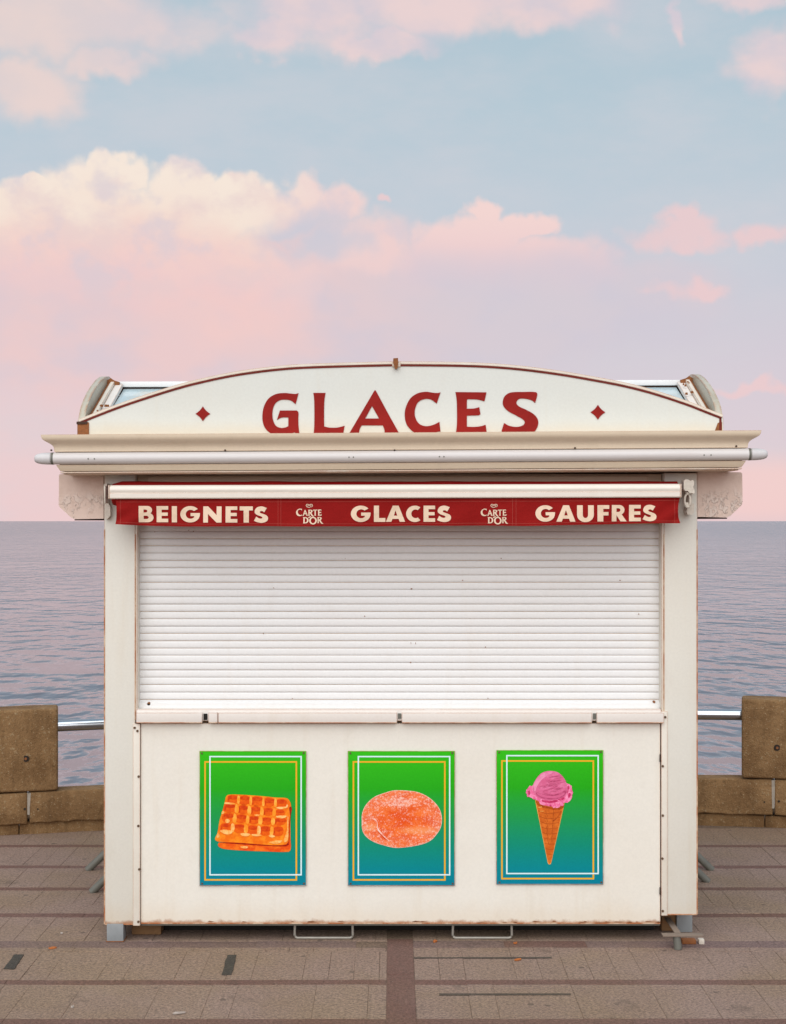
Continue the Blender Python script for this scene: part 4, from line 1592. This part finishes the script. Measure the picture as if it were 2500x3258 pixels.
word([('B', 282, 413, 138, 283), ('E', 441, 545, 139, 283), ('I', 577, 623, 140, 284), ('G', 653, 830, 143, 281), ('N', 858, 1022, 142, 286), ('E', 1058, 1162, 142, 286), ('T', 1183, 1300, 142, 286), ('S', 1310, 1436, 142, 287)], 340, 1560, 2.8)
word([('G', 605, 782, 139, 277), ('L', 810, 912, 135, 280), ('A', 917, 1088, 135, 279), ('C', 1097, 1226, 139, 277), ('E', 1252, 1355, 135, 279), ('S', 1372, 1497, 135, 280)], 900, 1560, 2.8)
word([('G', 535, 685, 116, 235), ('A', 694, 840, 113, 238), ('U', 852, 980, 113, 238), ('F', 1008, 1098, 112, 237), ('R', 1118, 1232, 111, 236), ('E', 1250, 1340, 110, 235), ('S', 1353, 1460, 109, 234)], 1480, 1560, 2.4)

LOGO = [
    [[(565, 398, 1), (520, 396), (460, 391), (390, 420), (320, 490), (303, 570), (330, 660), (400, 712), (480, 722), (550, 705, 1), (580, 650, 1), (520, 675), (450, 660), (395, 600), (378, 520), (410, 450), (480, 430), (530, 445), (562, 480, 1)]],
    [[(690, 445, 1), (720, 445, 1), (825, 690, 1), (832, 712, 1), (750, 712, 1), (772, 690, 1), (755, 640, 1), (665, 640, 1), (640, 690, 1), (660, 712, 1), (580, 712, 1), (605, 690, 1)], [(710, 520, 1), (735, 600, 1), (680, 600, 1)]],
    [[(838, 442, 1), (960, 440), (1025, 470), (1030, 530), (985, 575, 1), (1055, 690), (1110, 737, 1), (1060, 742), (1005, 715), (912, 578, 1), (908, 690, 1), (925, 712, 1), (838, 712, 1), (855, 690, 1), (855, 468, 1)], [(908, 468, 1), (952, 470), (972, 503), (952, 540), (908, 548, 1)]],
    [[(1062, 437, 1), (1243, 433, 1), (1258, 490, 1), (1225, 465, 1), (1182, 465, 1), (1184, 685, 1), (1205, 702, 1), (1115, 702, 1), (1132, 685, 1), (1130, 468, 1), (1085, 470, 1), (1053, 492, 1)]],
    [[(1265, 433, 1), (1418, 430, 1), (1440, 482, 1), (1410, 464, 1), (1342, 465, 1), (1342, 545, 1), (1385, 545, 1), (1420, 528, 1), (1420, 592, 1), (1385, 576, 1), (1342, 578, 1), (1342, 665, 1), (1410, 660, 1), (1455, 635, 1), (1435, 702, 1), (1272, 702, 1), (1290, 680, 1), (1286, 458, 1)]],
    [[(610, 773, 1), (720, 770), (810, 800), (857, 870), (852, 960), (800, 1022), (720, 1043), (610, 1044, 1), (632, 1020, 1), (632, 800, 1)], [(690, 805, 1), (740, 815), (785, 860), (790, 940), (760, 992), (690, 1007, 1)]],
    [[(850, 815, 1), (858, 770), (965, 720, 1), (962, 762), (905, 792)]],
    [[(1062 + 170 * math.cos(R(a)), 925 + 168 * math.sin(R(a))) for a in range(0, 360, 20)], [(1062 + 100 * math.cos(R(a)), 922 + 118 * math.sin(R(a))) for a in range(0, 360, 20)]],
    [[(1246, 766, 1), (1370, 763), (1436, 793), (1441, 853), (1392, 898, 1), (1462, 1010), (1522, 1057, 1), (1470, 1066), (1415, 1040), (1320, 900, 1), (1317, 1013, 1), (1335, 1035, 1), (1246, 1035, 1), (1264, 1013, 1), (1264, 791, 1)], [(1317, 792, 1), (1362, 793), (1382, 826), (1360, 864), (1317, 872, 1)]],
]
HEART = [(985, 322), (1030, 285), (1036, 235), (1005, 200), (945, 196), (888, 224), (835, 196), (780, 202), (752, 245), (778, 300), (870, 338), (945, 312), (976, 265), (940, 234), (888, 256), (845, 234), (818, 262), (850, 298)]
for dxp, dyp in ((0, 0), (587.5, 0)):
    b = B()
    for loops in LOGO:
        b.sheet(crop_loops(loops, 920 + dxp, 1590 + dyp, 14, VY, 4), VY)
    hs = stroke(HEART, [12, 20, 26, 27, 24, 20, 24, 27, 26, 24, 22, 22, 22, 20, 16, 16, 16, 10], 5)
    half = len(hs) // 2
    q = [at(920 + dxp + x / 14, 1590 + dyp + y / 14, VY) for x, y in hs]
    n_ = len(q)
    b.add([(p.x, VY, p.z) for p in q], [(i, i + 1, n_ - 2 - i, n_ - 1 - i) for i in range(half - 1)])
    for i, f in enumerate(b.f):
        pa, pb, pc = (b.v[k] for k in f[:3])
        if (pb.x - pa.x) * (pc.z - pa.z) - (pb.z - pa.z) * (pc.x - pa.x) < 0:
            b.f[i] = tuple(reversed(f))
    obj('logo', on_valance(b, .0024), M['print'], val, smooth=False)
# stitched hems
for t0 in (.13, .91):
    b = B()
    vs = []
    for i in range(161):
        x = vx0 + .006 + (vx1 - vx0 - .012) * i / 160
        d = vdrape(x, t0)
        vs += [(x, VY + d[1] - .0012, d[2]), (x, VY + d[1] - .0012, d[2] - .0010)]
    b.add(vs, [(2 * i, 2 * i + 1, 2 * i + 3, 2 * i + 2) for i in range(160)])
    obj('hem_stitch', b, M['stitch'], val, smooth=False)
for px in (382, 884, 893, 1630, 1641, 2146):
    x = gx(px, VY)
    b = B()
    vs = []
    for j in range(11):
        d = vdrape(x, j / 10)
        vs += [(x, VY + d[1] - .0011, d[2]), (x + .0010, VY + d[1] - .0011, d[2])]
    b.add(vs, [(2 * j, 2 * j + 2, 2 * j + 3, 2 * j + 1) for j in range(10)])
    obj('seam_stitch', b, M['stitch'], val, smooth=False)

# awning brackets: plain plate on the left, crank gear with its eye on the right
b = B()
for q, y0_, y1_ in (([(333, 1540), (343, 1538), (343, 1553), (333, 1553)], -.06, 0), ([(333, 1555), (341, 1555), (343, 1600), (349, 1612), (349, 1640), (340, 1650), (332, 1650)], -.03, -.001),
                    ([(341, 1548), (346, 1546), (346, 1600), (343, 1602)], -.12, -.031)):
    w_ = [at(x, y, -.04) for x, y in q]
    b.prism([(p.x, p.z) for p in w_][::-1], y0_, y1_)
obj('awning_bracket', b, M['hook'], awn, smooth=False, fix=True)
b = B()


def ppr(b, q, y0_, y1_):
    w_ = [at(x, y, -.10) for x, y in q]
    return b.prism([(p.x, p.z) for p in w_][::-1], y0_, y1_)


ppr(b, [(2171, 1530), (2175, 1526), (2184, 1525), (2188, 1528), (2194, 1530), (2198, 1527), (2203, 1530), (2204, 1543), (2200, 1549), (2204, 1556), (2206, 1566), (2202, 1571), (2196, 1568), (2190, 1570), (2184, 1562), (2176, 1562), (2171, 1556)], -.13, -.07)
ppr(b, [(2195, 1540), (2208, 1540), (2206, 1600), (2213, 1602), (2213, 1630), (2206, 1637), (2192, 1637), (2189, 1625), (2196, 1600)], -.068, -.002)
gear = obj('crank_gear', b, M['hook'], awn, smooth=False, fix=True)
b = B()
pts = []
for k in range(25):
    a = 2 * math.pi * k / 24
    pts.append(at(2187 + 9 * math.cos(a), 1592 + 21 * math.sin(a), -.115))
b.tube(pts, .0048, 10, cap=False)
obj('crank_eye', b, M['hook'], gear)
b = B()
b.tube([at(2187, 1566, -.115), at(2187, 1573, -.115)], [.010, .008], 12)
b.tube([at(2185, 1598, -.112), at(2185, 1612, -.112)], [.007, .008], 12)
obj('crank_pin', b, M['hook'], gear)

# ------------------------------------------------------------------ three posters on the front panel
FY = .006


def sheetpx(b, q, y, mi=0, n=5):
    """q: outline in photo px"""
    b.sheet(crop_loops([q], 0, 0, 1, y, n), y, mi)


def poster_board(px0, px1, py0, py1, label):
    a, c = at(px0, py0, FY), at(px1, py1, FY)
    t = empty('food_poster', ((a.x + c.x) / 2, FY - .004, c.z), label, 'poster', 'posters on the kiosk front')
    m = mat('poster_gradient', poster(c.z, a.z))
    p0 = obj('panel', B().box(a.x, c.x, FY - .0075, FY - .001, c.z, a.z, .0015), m, t)
    yl = FY - .0080

    def frame(name, l, tp, r, bt, wd, m_, y):
        A_, C_ = at(l, tp, y), at(r, bt, y)
        w2_ = wd / FPX * (DIST + y)
        b = B()
        o_ = [(A_.x, C_.z), (C_.x, C_.z), (C_.x, A_.z), (A_.x, A_.z)]
        i_ = [(A_.x + w2_, C_.z + w2_), (C_.x - w2_, C_.z + w2_), (C_.x - w2_, A_.z - w2_), (A_.x + w2_, A_.z - w2_)]
        b.add([(p[0], y, p[1]) for p in o_ + i_], [(k, (k + 1) % 4, (k + 1) % 4 + 4, k + 4) for k in range(4)])
        obj(name, b, m_, t, smooth=False)
    frame('yellow_line', px0 + 15, py0 + 32, px1 - 29, py1 - 15.5, 5.2, M['yellow_line'], yl)
    frame('white_line', px0 + 31, py0 + 15.5, px1 - 14, py1 - 32, 4.4, M['white_line'], yl - .0004)
    frame('rust_edge', px0 - .4, py0 - .4, px1 + .4, py1 + .4, 1.3, M['rustline'], FY - .0077)
    for x, y in ((px0 + 8, py0 + 6), (px1 - 8, py0 + 5), (px0 + 9, py1 - 8), (px1 - 7, py1 - 8)):
        p = at(x, y, FY)
        b = B()
        b.tube([(p.x, FY - .0105, p.z), (p.x, FY - .0068, p.z)], .0042, 9)
        obj('screw', b, M['screw'], t)
    return t, p0, FY - .0090


# waffle (outline read from the enlarged photo: origin 660,2480, 5.6 px per photo px)
t, pnl, y0 = poster_board(634.5, 974, 2389, 2817, 'green poster showing two stacked waffles, nearest the left pillar')
wf = lambda pts: [(660 + q[0] / 5.6, 2480 + q[1] / 5.6) + tuple(q[2:]) for q in pts]
MW = [M[k] for k in ('waffle', 'waffle_low', 'waffle_cell', 'waffle_deep', 'waffle_rib', 'waffle_glint', 'waffle_line')]
b = B()
sheetpx(b, wf([(200, 1120, 1), (800, 1100, 1), (1400, 500, 1), (1482, 480, 1), (1476, 800), (1478, 1050), (1482, 1240), (1440, 1285), (1000, 1278), (600, 1262), (300, 1235), (215, 1205), (185, 1165)]), y0, 1)
sheetpx(b, wf([(200, 1118, 1), (700, 1130), (1200, 1160), (1440, 1140), (1450, 1160, 1), (1380, 1190), (1000, 1178), (600, 1155), (300, 1130)]), y0 - .0004, 6)
sheetpx(b, wf([(370, 270), (550, 266), (960, 292), (1220, 318), (1400, 328), (1450, 360), (1486, 450), (1476, 640), (1456, 820), (1444, 1110), (1420, 1150), (1200, 1168), (900, 1150), (500, 1118), (200, 1105), (140, 1078), (135, 1040), (175, 950), (215, 720), (265, 560), (310, 380), (330, 300)]), y0 - .0008, 0)
sheetpx(b, wf([(1478, 480), (1470, 640), (1450, 820), (1440, 1100), (1400, 1160), (1422, 1158), (1452, 1110), (1462, 820), (1482, 640)]), y0 - .0012, 6)
rows = [((365, 285), (525, 300), (360, 400), (515, 405)), ]
cells = []
# corners of the four rows: left/right x at top and bottom of each cell
R1 = [(370, 525, 358, 510, 285, 402), (585, 745, 575, 730, 295, 430), (800, 975, 795, 955, 310, 450), (1020, 1185, 1022, 1172, 335, 465), (1242, 1400, 1240, 1385, 355, 485)]
R2 = [(310, 490, 298, 470, 440, 565), (562, 715, 555, 695, 465, 590), (785, 940, 778, 920, 485, 615), (1005, 1160, 1003, 1145, 510, 628), (1222, 1365, 1222, 1360, 540, 635)]
R3 = [(290, 460, 270, 432, 605, 735), (525, 690, 515, 668, 632, 755), (752, 910, 745, 892, 655, 775), (985, 1130, 975, 1120, 680, 790), (1210, 1400, 1198, 1345, 695, 800)]
R4 = [(245, 415, 232, 400, 785, 895), (490, 650, 475, 635, 800, 925), (730, 885, 715, 868, 825, 955), (955, 1115, 945, 1095, 840, 975), (1185, 1340, 1172, 1322, 845, 985)]
rr = random.Random(9)
for row in (R1, R2, R3, R4):
    for (a, c, d, e, t0, t1) in row:
        sheetpx(b, wf([(a, t0), (c, t0 + 8), (e, t1 + 4), (d, t1)]), y0 - .0012, 2, 3)
        h = t0 + (t1 - t0) * rr.uniform(.40, .52)
        sheetpx(b, wf([(a + 8, t0 + 8), (c - 6, t0 + 14), (c - 12, h + 8), (a + 6, h)]), y0 - .0016, 3, 3)
        if rr.random() < .6:
            sheetpx(b, wf([(a + 4, t0 + 20), (a + 22, t0 + 30), (d + 20, t1 - 12), (d + 4, t1 - 6)]), y0 - .0018, 3, 3)
# pale raised ribs between the cells
for ci in range(4):
    for ri, row in enumerate((R1, R2, R3, R4)):
        l, r_ = row[ci], row[ci + 1]
        sheetpx(b, wf([(l[1] + 14, l[4]), (r_[0] - 12, r_[4] + 6), (r_[2] - 14, r_[5] + 6), (l[3] + 16, l[5] + 6)]), y0 - .0014, 5 if (ri, ci) in ((3, 0), (3, 2)) else 4, 3)
for q in ([(310, 405), (490, 420), (480, 440), (300, 428)], [(1225, 648), (1400, 640), (1400, 665), (1320, 692), (1230, 670)], [(590, 960), (760, 970), (720, 1005), (620, 1000)], [(230, 905), (440, 915), (420, 960), (330, 975)],
          [(790, 970), (960, 985), (920, 1005), (800, 1000)], [(1090, 990), (1200, 1005), (1140, 1030)], [(180, 960), (215, 990), (200, 1030), (165, 1025)], [(265, 560), (300, 580), (275, 610), (250, 605)],
          [(1100, 1110), (1330, 1085), (1280, 1130), (1160, 1140)], [(1430, 660), (1440, 800), (1425, 1080), (1360, 1110), (1380, 1020), (1415, 900)], [(320, 705), (385, 715), (390, 755), (330, 770)], [(830, 622), (925, 625), (900, 648), (840, 642)],
          [(1225, 495), (1390, 480), (1420, 440), (1420, 495), (1300, 525)], [(590, 1190), (720, 1195), (690, 1225), (600, 1215)]):
    sheetpx(b, wf(q), y0 - .0020, 5, 4)
obj('waffle_picture', b, MW, t, smooth=False)

# sugared doughnut (origin 1120,2480, 5.25)
t, pnl, y0 = poster_board(1106.5, 1446.5, 2389, 2817, 'green poster showing a round sugared doughnut, middle of the row')
df = lambda pts: [(1120 + q[0] / 5.25, 2480 + q[1] / 5.25) + tuple(q[2:]) for q in pts]
b = B()
DO = [(160, 680), (168, 560), (230, 420), (370, 290), (560, 215), (700, 180), (900, 182), (1080, 205), (1240, 270), (1380, 380), (1470, 510), (1500, 650), (1480, 800), (1400, 930), (1300, 1025), (1150, 1085), (900, 1130), (700, 1138), (520, 1095), (360, 1040), (230, 950), (170, 840)]
sheetpx(b, df(DO), y0, 1)
ins = [(830 + (x - 830) * .985, 660 + (y - 660) * .98) for x, y in DO]
sheetpx(b, df(ins), y0 - .0004, 0)
sheetpx(b, df([(330, 640), (420, 695), (432, 800), (515, 915), (630, 1030), (618, 1032), (498, 925), (420, 830), (408, 705)]), y0 - .0008, 1)
sheetpx(b, df([(440, 850), (520, 930), (600, 1020), (560, 1005), (490, 940)]), y0 - .0007, 2)
obj('doughnut_picture', b, [M[k] for k in ('dough', 'dough_sugar', 'dough_crease', 'dough_pale')], t, smooth=False)

# ice cream cone (origin 1640,2430, 6.44)
t, pnl, y0 = poster_board(1579, 1919, 2386, 2813, 'green poster showing a pink ice cream cone, rightmost of the row')
cf = lambda pts: [(1640 + q[0] / 6.44, 2430 + q[1] / 6.44) + tuple(q[2:]) for q in pts]
b = B()
MC = [M[k] for k in ('cone', 'cone_line', 'cone_edge', 'scoop', 'scoop_dark', 'scoop_light', 'ruffle', 'ruffle_dark')]
sheetpx(b, cf([(398, 740, 1), (1005, 800, 1), (735, 2010, 1), (718, 2050), (695, 2058), (672, 2050), (655, 2010, 1)]), y0, 2)
sheetpx(b, cf([(412, 745, 1), (992, 805, 1), (728, 2005, 1), (695, 2046), (664, 2005, 1)]), y0 - .0004, 0)


def line(b, pts, wd, y, mi):
    s_ = stroke(pts, wd, 4)
    h_ = len(s_) // 2
    q = [at(*(cf([p])[0][:2]), y) for p in s_]
    n_ = len(q)
    o0 = len(b.f)
    b.add([(p.x, y, p.z) for p in q], [(i, i + 1, n_ - 2 - i, n_ - 1 - i) for i in range(h_ - 1)], mi)
    for i in range(o0, len(b.f)):
        f = b.f[i]
        pa, pb, pc = (b.v[k] for k in f[:3])
        if (pb.x - pa.x) * (pc.z - pa.z) - (pb.z - pa.z) * (pc.x - pa.x) < 0:
            b.f[i] = tuple(reversed(f))


for k in range(9):
    y_ = 960 + k * 110
    fr = (y_ - 745) / 1300
    xl, xr2 = 420 + 245 * fr, 985 - 260 * fr
    line(b, [(xl + 6, y_), (xl + (xr2 - xl) * .4, y_ + 70 * (1 - fr)), (xr2 - 6, y_ + 20)], 8 + 4 * (1 - fr), y0 - .0008, 1)
    if k < 6:
        line(b, [(xl + (xr2 - xl) * .30, y_ - 10), (xl + (xr2 - xl) * .42, y_ + 130)], 8, y0 - .0009, 1)
        line(b, [(xl + (xr2 - xl) * .66, y_ - 40), (xl + (xr2 - xl) * .66, y_ + 90)], 8, y0 - .0009, 1)
line(b, [(935, 960), (900, 1040), (840, 1110), (760, 1180)], 22, y0 - .0010, 1)
line(b, [(470, 890), (540, 880)], 16, y0 - .0010, 2)
line(b, [(500, 970), (570, 968)], 14, y0 - .0010, 2)
sheetpx(b, cf([(420, 760), (560, 850), (700, 880), (860, 900), (985, 840), (975, 900), (850, 950), (700, 920), (540, 890), (440, 830)]), y0 - .0006, 1)
# ruffled collar
rr = random.Random(4)
col = [(215, 600), (235, 500), (300, 450), (360, 430), (600, 560), (1000, 500), (1040, 390), (1110, 420), (1160, 480), (1168, 600), (1150, 710), (1090, 790), (1000, 800), (960, 850), (860, 890), (800, 905), (740, 880), (680, 870), (560, 850), (500, 800), (430, 740), (330, 700), (250, 670)]
col2 = []
for i, p in enumerate(col):
    q = col[(i + 1) % len(col)]
    for k in range(3):
        f = k / 3
        col2.append((p[0] + (q[0] - p[0]) * f + rr.uniform(-12, 12), p[1] + (q[1] - p[1]) * f + rr.uniform(-12, 12)))
sheetpx(b, cf(col2), y0 - .0012, 6, 2)
for q in ([(255, 560), (290, 540), (300, 600), (270, 640)], [(1080, 440), (1100, 470), (1080, 560), (1060, 600), (1060, 520)], [(1110, 590), (1130, 640), (1090, 700), (1080, 650)], [(540, 740), (700, 760), (850, 740), (860, 770), (700, 800), (560, 780)],
          [(690, 840), (740, 850), (720, 875)], [(860, 700), (1000, 690), (960, 740), (900, 750)]):
    sheetpx(b, cf(q), y0 - .0015, 7, 3)
sheetpx(b, cf([(350, 470), (380, 380), (440, 280), (530, 190), (640, 148), (750, 145), (860, 170), (940, 230), (1010, 320), (1050, 420), (1068, 520), (1040, 620), (960, 690), (840, 730), (700, 745), (560, 725), (440, 670), (370, 580)]), y0 - .0018, 3)
sheetpx(b, cf([(370, 440), (430, 310), (540, 205), (660, 165), (760, 165), (640, 240), (520, 340), (430, 480), (400, 560), (375, 520)]), y0 - .0021, 5)
sheetpx(b, cf([(420, 590), (560, 620), (760, 640), (900, 610), (1040, 540), (1020, 630), (940, 690), (820, 720), (690, 728), (560, 705), (460, 660)]), y0 - .0020, 4)
sheetpx(b, cf([(440, 600), (600, 640), (780, 655), (930, 625), (1000, 600), (930, 670), (800, 700), (640, 695), (510, 660)]), y0 - .0023, 3)
for k in range(34):
    cx_, cy_ = rr.uniform(520, 960), rr.uniform(230, 590)
    if (cx_ - 740) ** 2 / 230 ** 2 + (cy_ - 420) ** 2 / 200 ** 2 > 1:
        continue
    L = rr.uniform(40, 110)
    pts = [(cx_ - L, cy_ + L * .22 + rr.uniform(-8, 8)), (cx_ - L * .3, cy_ + rr.uniform(-12, 12)), (cx_ + L * .4, cy_ - L * .1 + rr.uniform(-12, 12)), (cx_ + L, cy_ - L * .30)]
    line(b, pts, [2, 8, 8, 2], y0 - .0024 - k * .00003, 4)
line(b, [(560, 590), (700, 625), (830, 625), (960, 570)], [4, 12, 12, 4], y0 - .0036, 4)
obj('ice_cream_picture', b, MC, t, smooth=False)

# ------------------------------------------------------------------ loose things on the ground
for x0, x1, y0_, y1_, h, lab in ((418, 512, .10, .30, .060, 'brown wooden block under the left end of the kiosk'), (2104, 2150, .16, .32, .085, 'brown wooden block under the right end of the kiosk')):
    tag(obj('wooden_block', B().box(gx(x0, y0_), gx(x1, y0_), y0_, y1_, 0.001, h, .006), M['wood']), lab, 'block')


def ground_pt(px, py, z=0.0):
    d = (EYE - z) * FPX / (py - 1657)
    return (px - 1250) * d / FPX, d - DIST


rr = random.Random(12)
for px, py, L, wd, mm, nm, lab in ((168, 3019, .017, .006, 'litter_o', 'leaf_scrap', 'small orange scrap on the pavement left of the kiosk foot'),
                                   (1640, 3003, .010, .006, 'litter_o', 'leaf_scrap', 'tiny orange scrap just in front of the right step bracket'),
                                   (1648, 3056, .019, .006, 'litter_o', 'leaf_scrap', 'orange leaf scrap beside the dark groove right of centre'),
                                   (1383, 2998, .010, .008, 'litter_o', 'leaf_scrap', 'small tan scrap in front of the kiosk right of the red brick column'),
                                   (570, 3226, .026, .0035, 'litter_w', 'paper_scrap', 'thin white scrap on the front pavement lower left'),
                                   (230, 3207, .005, .004, 'litter_w', 'paper_scrap', 'white speck on the front pavement far left'),
                                   (196, 2972, .006, .004, 'litter_w', 'paper_scrap', 'pale speck on the pavement left of the left kiosk foot')):
    x, y = ground_pt(px, py)
    b = B()
    k = 9
    vs = [(x + L * math.cos(R(i * 40)) * rr.uniform(.7, 1.1), y + wd * 1.6 * math.sin(R(i * 40)) * rr.uniform(.7, 1.1) + .3 * L * math.cos(R(i * 40)), .005 + rr.uniform(0, .006)) for i in range(k)]
    b.add([(x, y, .009)] + vs + [(p[0], p[1], .0026) for p in vs], [(0, i + 1, (i + 1) % k + 1) for i in range(k)] + [(i + 1, i + 1 + k, (i + 1) % k + 1 + k, (i + 1) % k + 1) for i in range(k)])
    tag(obj(nm, b, M[mm], smooth=False), lab, 'litter')
